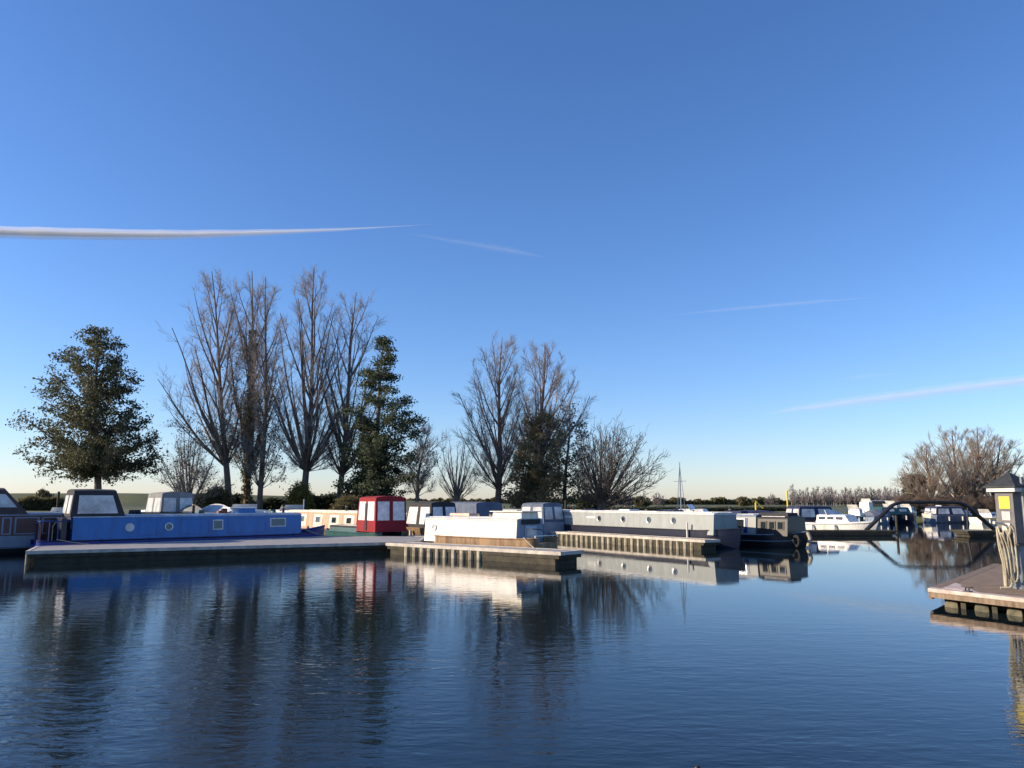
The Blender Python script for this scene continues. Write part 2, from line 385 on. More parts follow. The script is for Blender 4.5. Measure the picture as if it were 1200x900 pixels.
def add_window(t, side, x, z, w, h, y0, z0, tumble, frame='off_white_paint', glass='glass', fr=0.05):
    f = MB(); nn = (0, side, 0)
    for (dx, dz, ww, hh) in ((-(w / 2 + fr / 2), 0, fr, h + 2 * fr), (w / 2 + fr / 2, 0, fr, h + 2 * fr), (0, h / 2 + fr / 2, w, fr), (0, -(h / 2 + fr / 2), w, fr)):
        f.plate(side_pane(side, x + dx, z + dz, ww, hh, y0, z0, tumble, -0.01), nn, 0.035)
    fo = f.build('window', frame, t)
    MB().plate(side_pane(side, x, z, w, h, y0, z0, tumble, -0.01), nn, 0.022).build('pane', glass, fo)
    return fo
def add_porthole(t, side, x, z, r, y0, z0, tumble, frame='brass', glass='glass'):
    f = MB(); y = side * (y0 - (z - z0) * tumble)
    n = 20; inner = []; rings = []
    for (rr, yy) in ((r, -.01), (r, .03), (r * .92, .045), (r * .74, .04), (r * .70, .012)):
        rings.append([(x + rr * math.cos(2 * math.pi * k / n), y + side * yy - side * 0 - side * (rr * math.sin(2 * math.pi * k / n)) * tumble, z + rr * math.sin(2 * math.pi * k / n)) for k in range(n)])
    f.loft(rings, cap=False)
    fo = f.build('porthole', frame, t, smooth=True)
    g_ = MB(); ring = [(x + r * .72 * math.cos(2 * math.pi * k / n), y + side * .018 - side * (r * .72 * math.sin(2 * math.pi * k / n)) * tumble, z + r * .72 * math.sin(2 * math.pi * k / n)) for k in range(n)]
    back = [(p[0], p[1] - side * .012, p[2]) for p in ring]
    g_.loft([ring, back]); g_.build('pane', glass, fo)
    return fo

def canopy(t, x0, x1, hw, z0, z1, canvas, panes, tx0=0.2, tx1=0.35, th=0.12, arch=0.12, sides=None, ends=(True, True), nwin=1, zwin=None, name='canopy', bars=True):
    """canvas cockpit cover, arched top, with clear plastic panels set into the sides and ends"""
    m = MB(); rings = []
    N = 8
    def sect(x, z, w):
        top = [(x, w * math.cos(math.pi * k / N), z + arch * math.sin(math.pi * k / N)) for k in range(N + 1)]
        return top
    b = MB()
    H = z1 - z0
    xa, xb = x0 + tx0, x1 - tx1
    tw = hw - th
    low = [(x0, hw, z0), (x1, hw, z0), (x1, -hw, z0), (x0, -hw, z0)]
    r0 = [(x0, hw * math.cos(math.pi * k / N), z0) for k in range(N + 1)]
    # loft of four stations: end foot, end top, end top, end foot
    st = [(x0, z0 + .0, hw, 0.0), (xa, z1, tw, arch), ((xa + xb) / 2, z1 + arch * .15, tw, arch), (xb, z1, tw, arch), (x1, z0, hw, 0.0)]
    vs = []; 
    for (x, z, w_, a_) in st:
        vs.append([(x, w_ * math.cos(math.pi * k / N), z + a_ * math.sin(math.pi * k / N)) for k in range(N + 1)])
    b.loft(vs, closed=False, cap=False)
    # sides
    for s in (1, -1):
        b.add([(x0, s * hw, z0), (x1, s * hw, z0), (xb, s * tw, z1), ((xa + xb) / 2, s * tw, z1 + arch * .15), (xa, s * tw, z1)], [(0, 1, 2, 3, 4)])
    b.add(low, [(0, 1, 2, 3)])
    cv = b.build(name, canvas, t)
    def lerp(a, c, k): return a + (c - a) * k
    def side_pt(s, u, v, off):
        xl = lerp(x0, xa, v); xr = lerp(x1, xb, v)
        return (lerp(xl, xr, u), s * (lerp(hw, tw, v) + off), lerp(z0, z1, v))
    for s in (sides if sides else (1, -1)):
        for k in range(nwin):
            u0 = (k + 0.12) / nwin; u1 = (k + 0.88) / nwin; v0, v1 = zwin or (0.14, 0.86)
            q = [side_pt(s, u0, v0, .004), side_pt(s, u1, v0, .004), side_pt(s, u1, v1, .004), side_pt(s, u0, v1, .004)]
            MB().plate(q, (0, s, 0), 0.012).build('clear_panel', panes, cv)
    def end_pt(e, u, v, off):
        x = lerp(x0, xa, v) - off if e == 0 else lerp(x1, xb, v) + off
        w_ = lerp(hw, tw, v); return (x, lerp(-w_, w_, u), lerp(z0, z1, v))
    for e in (0, 1):
        if not ends[e]: continue
        sgn = -1 if e == 0 else 1
        for k in range(2):
            u0 = (k + .12) / 2; u1 = (k + .88) / 2; v0, v1 = zwin or (0.16, 0.86)
            q = [end_pt(e, u0, v0, .012), end_pt(e, u1, v0, .012), end_pt(e, u1, v1, .012), end_pt(e, u0, v1, .012)]
            MB().plate(q, (sgn, 0, 0.25), 0.012).build('clear_panel', panes, cv)
    return cv

def nb_hull(t, L, hull, deck, beam=1.03, zg=0.62, bowrise=0.28, strake=None, sternr=1.0, tapered=2.7):
    rings = []
    xs_ = sorted(set([0, .12, .3, .6, sternr] + [sternr + (L - tapered - sternr) * k / 4 for k in range(5)] + [L - tapered + tapered * k / 9 for k in range(10)]))
    def wx(x):
        if x < sternr: return beam * (0.66 + 0.34 * math.sqrt(max(0, 1 - ((sternr - x) / sternr) ** 2)))
        if x > L - tapered: return beam * max(0.03, (1 - ((x - (L - tapered)) / tapered) ** 2.1))
        return beam
    def gz(x):
        k = max(0, (x - (L - tapered * 1.15)) / (tapered * 1.15)); r = zg + bowrise * k * k
        k = max(0, (1.2 - x) / 1.2); return r + 0.04 * k
    for x in xs_:
        w_ = wx(x); z = gz(x); iw = max(w_ - 0.09, 0.01); rake = 0.28 * max(0, (x - (L - tapered)) / tapered) ** 2
        half = [(x - rake, w_ * .72, -0.45), (x - rake * .8, w_ * .93, -0.05), (x - rake * .4, w_, 0.28), (x, w_ * 1.0, z), (x, iw, z), (x, iw, z - 0.22)]
        rings.append([p for p in half] + [(p[0], -p[1], p[2]) for p in reversed(half)])
    h = MB().loft(rings).build('hull', hull, t, smooth=True)
    for zz, rr in ((0.30, 0.022), (zg - 0.03, 0.028)):
        for s in (1, -1):
            pts = [(x - (0.28 * max(0, (x - (L - tapered)) / tapered) ** 2 * .5 if zz < .5 else 0), s * (wx(x) + .008), zz + (gz(x) - zg) * (zz / zg)) for x in xs_]
            MB().tube(pts, rr, 6).build('rubbing_strake', strake or hull, h, smooth=True)
    return h, wx, gz

def nb_cabin(t, xa, xb, cabin, roof, z0=0.55, z1=1.66, wb=0.93, wt=0.83, arch=0.07, rail='white_paint', over=0.03, edge=None):
    def ring(x, extra=0.0):
        half = [(x, wb, z0), (x, wt + extra, z1)]
        N = 6
        top = [(x, (wt) * math.cos(math.pi * k / N), z1 + arch * math.sin(math.pi * k / N)) for k in range(1, N)]
        return half + top + [(x, -wt, z1), (x, -wb, z0)]
    c = MB().loft([ring(xa), ring((xa + xb) / 2), ring(xb)]).build('cabin', cabin, t, bevel=0)
    def rr(x):
        N = 8; o = wt + .03
        return [(x, o * math.cos(math.pi * k / N), z1 + .004 + (arch + .012) * math.sin(math.pi * k / N) + .018) for k in range(N + 1)] + [(x, -o, z1 - .03), (x, o, z1 - .03)]
    r_ = MB().loft([rr(xa - over), rr(xb + over)]).build('roof', roof, t)
    for s in (1, -1):
        MB().tube([(xa + .2, s * (wt - .1), z1 + .085), (xb - .2, s * (wt - .1), z1 + .085)], .018, 6).build('handrail', rail, r_, smooth=True)
    return c, r_

def roof_box(t, x, w, d, h, z, m, y=0, taper=.03, name='roof_box'):
    return MB().box(x - w / 2, x + w / 2, y - d / 2, y + d / 2, z, z + h, taper, taper).build(name, m, t, bevel=.012)
def chimney(t, x, y, z, h=0.5, r=0.065, m='black_paint', band='brass'):
    a = MB().tube([(x, y, z), (x, y, z + h)], r, 12); a.tube([(x, y, z + h), (x, y, z + h + .035)], r * 1.35, 12)
    o = a.build('chimney', m, t, smooth=True)
    MB().tube([(x, y, z + h * .72), (x, y, z + h * .8)], r * 1.06, 12).build('band', band, o, smooth=True)
def vent(t, x, y, z, m='brass'):
    MB().tube([(x, y, z), (x, y, z + .07)], .04, 10).tube([(x, y, z + .07), (x, y, z + .095), (x, y, z + .115)], .09, 12, r1=.04).build('roof_vent', m, t, smooth=True)

def boat_root(name, label, A, B, side, half, cat='boat', group='boats moored in the marina'):
    """A stern, B bow: ends of the side nearest the camera; side = -1 when that side is to the right of stern->bow"""
    d = (B - A).normalized(); nl = Vector((-d.y, d.x, 0))
    o = A - nl * (side * half); o.z = 0
    return thing(name, label, cat, o, math.atan2(d.y, d.x), group)

# --- blue narrowboat ------------------------------------------------------
bA = G(46, 641.0, 0.45); bB = G(386, 629.5, 0.45)
bA.z = bB.z = 0; dB = (bB - bA).normalized()
nl = Vector((-dB.y, dB.x, 0)); bA = bA + nl * 0.32; bB = bB + nl * 0.32
LB = (bB - bA).length; S = lambda px: line_s(bA, bB, px)
t = boat_root('narrowboat', 'bright blue narrowboat with round portholes moored along the left pontoon', bA, bB, -1, 1.03)
hull, wx, gz = nb_hull(t, LB + .4, 'royal_blue_paint', 'dark_blue_paint', strake='navy_paint', zg=0.66, bowrise=.42, tapered=2.4)
xa, xb = S(86), S(354)
nb_cabin(t, xa, xb, 'blue_paint', 'pale_blue_paint', z0=.5, z1=1.70)
# lower edge band
for s in (1, -1):
    MB().plate([(xa + .02, s * .952, .60), (xb - .02, s * .952, .60), (xb - .02, s * .947, .68), (xa + .02, s * .947, .68)], (0, s, 0), .012).build('gunwale_band', 'dark_blue_paint', t)
for px, kind in ((153, 'pale'), (199, 'dark')):
    for s in (-1, 1):
        add_porthole(t, s, S(px), 1.19, 0.2, .93, .5, .083, frame='off_white_paint', glass='glass' if kind == 'dark' else 'off_white_paint')
add_window(t, -1, S(256.5), 1.24, .42, .40, .93, .5, .083); add_window(t, 1, S(256.5), 1.24, .42, .40, .93, .5, .083)
add_window(t, -1, S(327), 1.30, .78, .36, .93, .5, .083); add_window(t, 1, S(327), 1.30, .78, .36, .93, .5, .083)
# faint signwritten panels framed by coach lines
for (pa, pb) in ((164, 185), (212, 246), (268, 312)):
    q = MB(); x0_, x1_ = S(pa), S(pb)
    for (a, b_, c_, d_) in ((x0_, x1_, .80, .815), (x0_, x1_, 1.52, 1.535), (x0_, x0_ + .018, .815, 1.52), (x1_ - .018, x1_, .815, 1.52)):
        q.plate(side_pane(-1, (a + b_) / 2, (c_ + d_) / 2, b_ - a, d_ - c_, .93, .5, .083, -.006), (0, -1, 0), .010)
    q.build('coach_line', 'dark_blue_paint', t)
canopy(t, S(82), S(147), .86, 1.722, 2.84, 'dark_canvas', 'clear_panel', tx0=.12, tx1=.42, th=.1, arch=.13, nwin=1, zwin=(.12, .86))
canopy_front = MB().box(S(82) + .05, S(88), -.80, .80, 1.16, 1.70).build('canopy_skirt', 'navy_canvas', t)
# stern rail
r_ = MB(); x0_ = .12; x1_ = S(82)
for z in (1.52,):
    r_.tube([(x1_, -.88, z), (x0_ + .3, -.86, z), (x0_, -.62, z), (x0_, .62, z), (x0_ + .3, .86, z), (x1_, .88, z)], .026, 8)
for (x, y) in ((x0_ + .3, -.86), (x0_ + .3, .86), (x0_, -.4), (x0_, .4), ((x0_ + x1_) / 2 + .1, -.87), ((x0_ + x1_) / 2 + .1, .87)):
    r_.tube([(x, y, .5), (x, y, 1.52)], .024, 8)
r_.build('stern_rail', 'dark_blue_paint', t, smooth=True)
MB().box(x0_ + .02, x0_ + .06, -.5, .5, .66, 1.44).build('rail_panel', 'maroon_paint', t); MB().box(x0_ + .5, x1_ - .32, .84, .87, .66, 1.4).build('rail_panel', 'maroon_paint', t)
q = MB().box(x1_ - .30, x1_ - .08, -.8, .8, .5, 1.66); q.build('stern_bulkhead', 'navy_paint', t, bevel=.01)
q = MB().tube([(x0_ + .6, 0, .5), (x0_ + .6, 0, 1.3), (x0_ + .7, 0, 1.45), (x0_ + 1.5, 0, 1.5)], .022, 8); q.build('tiller', 'brass', t, smooth=True)
roof_box(t, S(292), .95, .9, .27, 1.775, 'blue_paint', y=-.2); roof_box(t, S(288), 1.5, 1.0, .05, 2.05, 'white_paint', y=-.15, name='roof_hatch')
chimney(t, S(231), -.35, 1.76, .62, .075); chimney(t, S(339), -.2, 1.76, .42, .07)
for px in (217, 318, 326): vent(t, S(px), -.2, 1.77, 'off_white_paint')
q = roof_box(t, S(184), 1.5, .95, .04, 1.86, 'solar', name='solar_panel'); roof_box(t, S(212), 1.5, .95, .04, 1.86, 'solar', name='solar_panel')
MB().tube([(S(250), .3, 1.82), (S(300), .35, 1.82)], .03, 8).build('boat_pole', 'peach_paint', t, smooth=True)
MB().box(S(196) - 1.2, S(262), .15, .42, 1.8, 1.84).build('gang_plank', 'off_white_paint', t)
for px, y_, w_, d_, h__, m_ in ((165, .1, .5, .4, .22, 'dark_canvas'), (240, -.35, .3, .25, .2, 'green_paint'), (265, -.3, .45, .3, .16, 'red_oxide'), (272, .2, .3, .3, .26, 'dark_canvas'), (310, .1, .7, .35, .12, 'off_white_paint'), (330, .25, .35, .3, .2, 'green_paint')):
    roof_box(t, S(px), w_, d_, h__, 1.78, m_, y=y_, name='roof_locker')
for px in (120, 176, 240, 300, 344):
    MB().tube([(S(px), -1.02, .72), (S(px), -1.10, .62), (S(px), -1.13, .35)], .012, 6).tube([(S(px), -1.13, .40), (S(px), -1.13, .36), (S(px), -1.13, .10), (S(px), -1.13, .07)], .07, 10).build('side_fender', 'rubber', t, smooth=True)
# cratch frame and bow details
q = MB(); xf = xb + .05; xe = LB - 1.25
q.add([(xf, -.78, 1.66), (xf, .78, 1.66), (xf, .85, .66), (xf, -.85, .66), (xe, -.45, .72), (xe, .45, .72)], [(0, 1, 2, 3), (0, 3, 4), (1, 5, 2), (0, 4, 5, 1), (3, 2, 5, 4)])
q.build('cratch_cover', 'grey_canvas', t)
q = MB().tube([(LB - .7, -.25, .66), (LB - .7, -.25, .86)], .04, 8).tube([(LB - .7, .25, .66), (LB - .7, .25, .86)], .04, 8).tube([(LB - .7, -.32, .80), (LB - .7, .32, .80)], .03, 8)
q.build('mooring_bollard', 'black_paint', t, smooth=True)
q = MB().tube([(LB - .02, 0, .75), (LB + .09, 0, .45), (LB - .04, 0, .12)], .09, 10); q.build('bow_fender', 'rubber', t, smooth=True)

# --- maroon boat on the far left ------------------------------------------
mB = W(90, 620, 37.8); mB.z = 0; mA = mB - VD * 12.5; mA.z = 0
S = lambda px: line_s(mA, mB, px)
t = boat_root('canal_boat', 'maroon panelled canal boat with dark canvas canopy at the left edge', mA, mB, -1, 1.25)
hull, wx, gz = nb_hull(t, 12.5, 'black_paint', 'black_paint', beam=1.25, strake='grey_blue_paint', zg=.62, bowrise=.1, tapered=1.4)
for s in (1, -1):
    MB().plate([(.7, s * 1.262, .34), (11.0, s * 1.262, .34), (11.0, s * 1.262, .84), (.7, s * 1.262, .84)], (0, s, 0), .02).build('gunwale_band', 'grey_blue_paint', t)
nb_cabin(t, 1, S(80), 'maroon_paint', 'grey_blue_paint', z0=.6, z1=1.78, wb=1.14, wt=1.06)
for px0, px1 in ((-60, -35), (-28, -1), (2, 13.5), (17, 46), (49, 78)):
    a, b_ = S(px0), S(px1); q = MB()
    for (u0, u1, v0, v1) in ((a, a + .07, .9, 1.68), (b_ - .07, b_, .9, 1.68), (a + .07, b_ - .07, .9, .95), (a + .07, b_ - .07, 1.63, 1.68)):
        q.plate(side_pane(-1, (u0 + u1) / 2, (v0 + v1) / 2, u1 - u0, v1 - v0, 1.14, .6, .068, -.006), (0, -1, 0), .02)
    q.build('panel_frame', 'grey_blue_paint', t)
canopy(t, S(-75), S(33), 1.06, 1.80, 2.92, 'brown_canvas', 'clear_panel', tx0=.3, tx1=1.0, th=.14, arch=.12, nwin=2, zwin=(.3, .84))

# --- generic cruiser -------------------------------------------------------
def cruiser(name, label, A, B, side, hullm, cabm, half=1.15, zg=.85, bowrise=.35, band=None, cabin=(.42, .80), cabh=.62, can=None, canz=1.35, rail=True, mast=0, glass='glass', tarp=None, group='boats moored in the marina', cockpit=(.02, .42), canm='dark_canvas', panes='clear_panel', fender=True, sides=None):
    t = boat_root(name, label, A, B, side, half, group=group); L = (B - A).length
    rings = []
    K = 12
    def wx(x):
        k = x / L; return half * (0.92 + .08 * min(1, k / .3)) * (1 - max(0, (k - .5) / .5) ** 2.3) + .02
    def gz(x):
        k = x / L; return zg + bowrise * max(0, (k - .3) / .7) ** 1.6
    for k in range(K + 1):
        x = L * k / K; w_ = wx(x); z = gz(x); rk = .75 * max(0, (k / K - .6) / .4) ** 2 * .8
        h_ = [(x - rk, w_ * .45, -.35), (x - rk * .8, w_ * .80, -.05), (x - rk * .6, w_ * .88, .15), (x, w_, z), (x, w_ * .93, z + .02), (x, w_ * .86, z + .02)]
        rings.append(h_ + [(p[0], -p[1], p[2]) for p in reversed(h_)])
    h = MB().loft(rings).build('hull', hullm, t, smooth=True)
    if band:
        for s in (1, -1):
            MB().tube([(L * k / K, s * (wx(L * k / K) + .005), gz(L * k / K) - .1) for k in range(K)], .035, 6).build('rubbing_strake', band, h, smooth=True)
    if cabin:
        xa, xb = L * cabin[0], L * cabin[1]; z0 = zg + .0; z1 = zg + cabh + .15
        wa = wx(xa) * .82; wb_ = wx(xb) * .7
        def rg(x, w_, za, tw): return [(x, w_, za), (x, tw, z1), (x, tw * .5, z1 + .05), (x, -tw * .5, z1 + .05), (x, -tw, z1), (x, -w_, za)]
        c = MB()
        rings = [rg(xa, wa, z0, wa * .88), rg((xa + xb) / 2, wa * .97, z0, wa * .84)]
        xm = xb - .55 * (z1 - z0)
        rings.append(rg(xm - .05, wa * .9, z0, wa * .74))
        last = [(xb, wb_, gz(xb)), (xb - .05, wb_ * .98, gz(xb) + .03), (xb - .05, wb_ * .5, gz(xb) + .05), (xb - .05, -wb_ * .5, gz(xb) + .05), (xb - .05, -wb_ * .98, gz(xb) + .03), (xb, -wb_, gz(xb))]
        rings.append(last)
        co = c.loft(rings).build('cabin', cabm, t, bevel=.015)
        tum = (wa - wa * .88) / (z1 - z0); n = 3 if L > 6 else 2; span = (xm - xa) * .9
        for s in (1, -1):
            for k in range(n):
                x = xa + .1 + span * (k + .5) / n
                yy = wa - (wa * .10) * ((x - xa) / (xm - xa)) + .012
                MB().plate(side_pane(s, x, z0 + (z1 - z0) * .62, span / n * .78, (z1 - z0) * .36, yy, z0, tum, 0.0), (0, s, 0), .02).build('window', glass, co)
    if can:
        canopy(t, L * can[0], L * can[1], wx(L * can[0]) * .86, zg + .02, zg + canz, canm, panes, nwin=2, sides=sides)
    elif not tarp:
        q = MB().box(L * cockpit[0], L * cockpit[1], -wx(L * .2) * .7, wx(L * .2) * .7, zg - .2, zg + .03)
        q.build('cockpit_sole', 'dark_canvas', t)
        ws = MB(); x = L * .42; ww = wx(x) * .75
        ws.plate([(x, -ww, zg + cabh + .1), (x, ww, zg + cabh + .1), (x - .25, ww * .9, zg + cabh + .55), (x - .25, -ww * .9, zg + cabh + .55)], (1, 0, 0), .02).build('windscreen', 'clear_panel', t)
    if tarp:
        rg = []
        for k in range(9):
            x = L * (.0 + .1 * k * 1.1); w_ = wx(x) * 1.03; z = gz(x); hh = tarp[0] * math.sin(math.pi * (.25 + .62 * k / 8))
            rg.append([(x, w_, z - .12), (x, w_ * .98, z + .03), (x, w_ * .4, z + hh * .8), (x, 0, z + hh), (x, -w_ * .4, z + hh * .8), (x, -w_ * .98, z + .03), (x, -w_, z - .12)])
        MB().loft(rg).build('tarpaulin', tarp[1], t, smooth=True)
    if rail:
        q = MB(); zz = .42
        for s in (1, -1):
            q.tube([(L * .62, s * wx(L * .62) * .9, gz(L * .62)), (L * .68, s * wx(L * .68) * .9, gz(L * .68) + zz), (L * .9, s * wx(L * .9) * .9, gz(L * .9) + zz), (L * .99, 0, gz(L) + zz)], .016, 6)
            for k in (.78, .9): q.tube([(L * k, s * wx(L * k) * .9, gz(L * k)), (L * k, s * wx(L * k) * .9, gz(L * k) + zz)], .014, 6)
        q.build('bow_rail', 'steel', t, smooth=True)
    if mast:
        mo = MB().tube([(L * .55, 0, zg), (L * .55, 0, zg + mast)], .05, 8, r1=.03).build('mast', 'steel', t, smooth=True)
        q = MB().tube([(L * .55, -.5, zg + mast * .72), (L * .55, .5, zg + mast * .72)], .02, 6)
        q.build('spreader', 'steel', mo)
        q = MB()
        for p in ((L * .65, 0, gz(L)), (L * .47, 0, zg), (L * .55, half * .55, zg), (L * .55, -half * .55, zg)): q.tube([p, (L * .55, 0, zg + mast * .97)], .012, 4)
        q.build('rigging', 'steel', mo)
        MB().tube([(L * .55, 0, zg + 1.1), (L * .1, 0, zg + 1.0)], .06, 8).build('boom', 'navy_canvas', mo, smooth=True)
    if fender:
        for s in (1, -1):
            for k in (.25, .55):
                MB().tube([(L * k, s * (wx(L * k) + .1), gz(L * k) - .15), (L * k, s * (wx(L * k) + .1), gz(L * k) - .6)], .085, 10).build('fender', 'off_white_paint', t, smooth=True)
    if hullm != 'black_paint':
        pass
    q = MB().tube([(L * .03, .3, zg + .6 if not can else zg + .0), (L * .0, .3, zg + .62)], .01, 4)
    return t

# --- boats behind the blue narrowboat ---------------------------------------
def near(px, Y): v = W(px, 620, Y); v.z = 0; return v
def ucru(px, Y, L, **kw):
    """a boat whose stern points at the fingers' near end: stern at (px, Y), bow away up-left; the lit side faces left"""
    A = near(px, Y); return A, A - UD * L
A, B = ucru(60, 50, 7); cruiser('cabin_cruiser', 'low white cruiser with crossed aerials behind the maroon boat', A, B, 1, 'white_paint', 'white_paint', zg=1.0, cabh=.45, cabin=(.3, .8), band='navy_paint')
A, B = ucru(182, 46, 7.5); cruiser('cabin_cruiser', 'cruiser with a grey canvas canopy seen just right of the blue boat canopy', A, B, 1, 'off_white_paint', 'off_white_paint', half=1.25, zg=1.1, cabh=.6, can=(.02, .5), canz=1.75, canm='grey_canvas')
A, B = ucru(214, 44.5, 6.5); cruiser('covered_boat', 'small boat under a pale grey tarpaulin behind the blue roof chimney', A, B, 1, 'cream_paint', 'white_paint', zg=.95, cabin=None, tarp=(1.25, 'grey_canvas'), rail=False)
A, B = ucru(248, 46, 7); cruiser('covered_boat', 'wider boat under a pale tarpaulin right of the small covered one', A, B, 1, 'cream_paint', 'white_paint', zg=1.0, cabin=None, tarp=(1.25, 'pale_canvas'), rail=False)
A, B = ucru(286, 48, 8); cruiser('cabin_cruiser', 'white cruiser whose low cabin roof shows behind the blue roof box', A, B, 1, 'white_paint', 'white_paint', zg=1.05, cabh=.62, cabin=(.1, .75), rail=False)
A, B = ucru(345, 53, 8); cruiser('cabin_cruiser', 'pale cruiser roof seen over the bow end of the blue boat', A, B, 1, 'white_paint', 'off_white_paint', zg=1.0, cabh=.6, cabin=(.1, .75), rail=False)

# --- peach narrowboat -------------------------------------------------------
pA = near(418, 46.5); pB_ = pA - UD * 13
S = lambda px: line_s(pA, pB_, px)
t = boat_root('narrowboat', 'sunlit peach and cream narrowboat between the blue bow and the red canopy', pA, pB_, 1, 1.03)
nb_hull(t, 13, 'red_oxide', 'black_paint', strake='black_paint')
nb_cabin(t, .35, 10.6, 'peach_paint', 'cream_paint', z0=.6, z1=1.72)
for k, x in enumerate((1.3, 3.3, 5.6, 8)):
    MB().plate(side_pane(1, x, 1.16, 1.3, .8, .93, .6, .09, -.004), (0, 1, 0), .012).build('painted_panel', 'cream_paint', t)
    add_window(t, 1, x, 1.24, .62, .34, .93, .6, .09, frame='cream_paint')
    add_window(t, -1, x, 1.24, .62, .34, .93, .6, .09, frame='cream_paint')
chimney(t, 3, .2, 1.78, .4); vent(t, 2, 0, 1.78)
q = MB().tube([(.1, -.6, .6), (.1, -.6, 1.55), (.1, .6, 1.55), (.1, .6, .6)], .03, 8); q.build('stern_rail', 'black_paint', t, smooth=True)

# --- red canopy boat ---------------------------------------------------------
rA = near(440.5, 43.2); rB = rA - UD * 8.0
t = boat_root('canopy_boat', 'boat with a tall red canvas canopy and clear windows facing the camera', rA, rB, 1, 1.02)
nb_hull(t, 8.0, 'teal_paint', 'teal_paint', beam=1.08, zg=.66, bowrise=.1)
nb_cabin(t, 2.5, 6.0, 'teal_paint', 'dark_canvas', z0=.5, z1=.92)
canopy(t, .12, 2.3, 1.0, .72, 2.58, 'red_canvas', 'lit_curtain_panel', tx0=.06, tx1=.2, th=.04, arch=.12, nwin=2, zwin=(.34, .90))
# darker vertical door slit on the lit side
MB().plate([(1.08, 1.012, .8), (1.32, 1.012, .8), (1.32, .975, 2.3), (1.08, .975, 2.3)], (0, 1, 0), .02).build('door_opening', 'dark_canvas', t)

# --- canopy boats in the middle ---------------------------------------------
A, B = ucru(503, 45.5, 7.5); cruiser('cabin_cruiser', 'boat with a cream and dark canvas canopy right of the red canopy', A, B, 1, 'rust_hull', 'white_paint', half=1.2, zg=.85, can=(.02, .42), canz=1.42, canm='dark_canvas', panes='lit_curtain_panel')
A, B = ucru(556, 48.5, 7.5); cruiser('covered_boat', 'boat under a slate blue cover behind the white boat', A, B, 1, 'grey_blue_paint', 'off_white_paint', half=1.4, zg=.9, cabin=None, can=(.02, .7), canz=1.35, canm='slate_canvas', panes='slate_canvas', rail=False)
A, B = ucru(636, 50, 7); cruiser('cabin_cruiser', 'cruiser with slate blue canopy and pale windows behind the white boat stern', A, B, 1, 'grey_blue_paint', 'off_white_paint', half=1.15, zg=1.05, can=(.02, .4), canz=1.15, canm='slate_canvas', panes='clear_panel')

# --- white boat ----------------------------------------------------------------
wA = Vector((G(603, 637.2, .45).x, G(603, 637.2, .45).y, 0)); 
pO = Vector((-nB.y, nB.x, 0))
# near line runs parallel to the finger, just behind its far edge
base = B2 + pO * 0.12; k = (603 - 600) / FPX
tt = (k * base.y - base.x) / (-nB.x + k * nB.y)
wA = base - nB * tt; wA.z = 0
k = (495 - 600) / FPX / 0.985; tt = (k * base.y - base.x) / (-nB.x + k * nB.y); wB = base - nB * tt; wB.z = 0
dW = (wA - wB).normalized(); wA2 = wA + dW * 1.0     # stern deck reaches further
LW = (wA2 - wB).length
t = boat_root('narrowboat', 'short white narrowboat with bright sunlit cabin side behind the middle pontoon', wA2, wB, 1, 1.03)
nb_hull(t, LW, 'rust_hull', 'black_paint', strake='rust_hull', zg=.84, bowrise=.15, tapered=1.4)
nb_cabin(t, 1.0, LW - .25, 'white_paint', 'off_white_paint', z0=.56, z1=1.60, wb=.95, wt=.88)
S = lambda px: line_s(wA2, wB, px)
roof_box(t, S(586), 1.7, 1.2, .27, 1.68, 'cream_paint'); roof_box(t, S(586), 1.9, 1.35, .035, 1.952, 'cream_paint', name='roof_hatch', taper=.01)
roof_box(t, S(524), 1.3, .5, .12, 1.74, 'peach_paint', name='roof_locker'); vent(t, S(546), .2, 1.74); vent(t, S(560), .2, 1.74)
add_porthole(t, 1, S(507), 1.2, .15, .95, .56, .064, frame='off_white_paint', glass='pale_canvas')
for px in (543, 572):
    MB().plate(side_pane(1, S(px), 1.42, .5, .02, .95, .56, .064, -.004), (0, 1, 0), .012).build('hinge_line', 'off_white_paint', t)
# stern end, its shade put into the grey-blue paint, with door and pale window
MB().box(.96, .995, -.86, .86, .6, 1.62).build('rear_bulkhead', 'grey_blue_paint', t)
d_ = MB().box(.925, .957, -.42, .42, .62, 1.36).build('door', 'pale_blue_paint', t); MB().box(.90, .924, -.33, .33, .75, 1.28).build('pane', 'clear_panel', d_)
MB().box(.90, .955, -.62, .62, 1.42, 1.64).build('door_hood', 'dark_canvas', t)
q = MB().tube([(.1, -.75, .55), (.1, -.75, .95), (.1, .75, .95), (.1, .75, .55)], .025, 8); q.build('stern_rail', 'off_white_paint', t, smooth=True)
q = MB().tube([(.25, 0, .5), (.25, 0, 1.1), (.35, 0, 1.2), (.85, 0, 1.22)], .02, 8); q.build('tiller', 'black_paint', t, smooth=True)

# --- long sage narrowboat --------------------------------------------------------
base = C0 + pC * 1.28; k = (848 - 600) / FPX; tt = (k * base.y - base.x) / (nC.x - k * nC.y); gA = base + nC * tt; gA.z = 0
k = (622 - 600) / FPX; tt = (k * base.y - base.x) / (nC.x - k * nC.y); gB = base + nC * tt; gB.z = 0
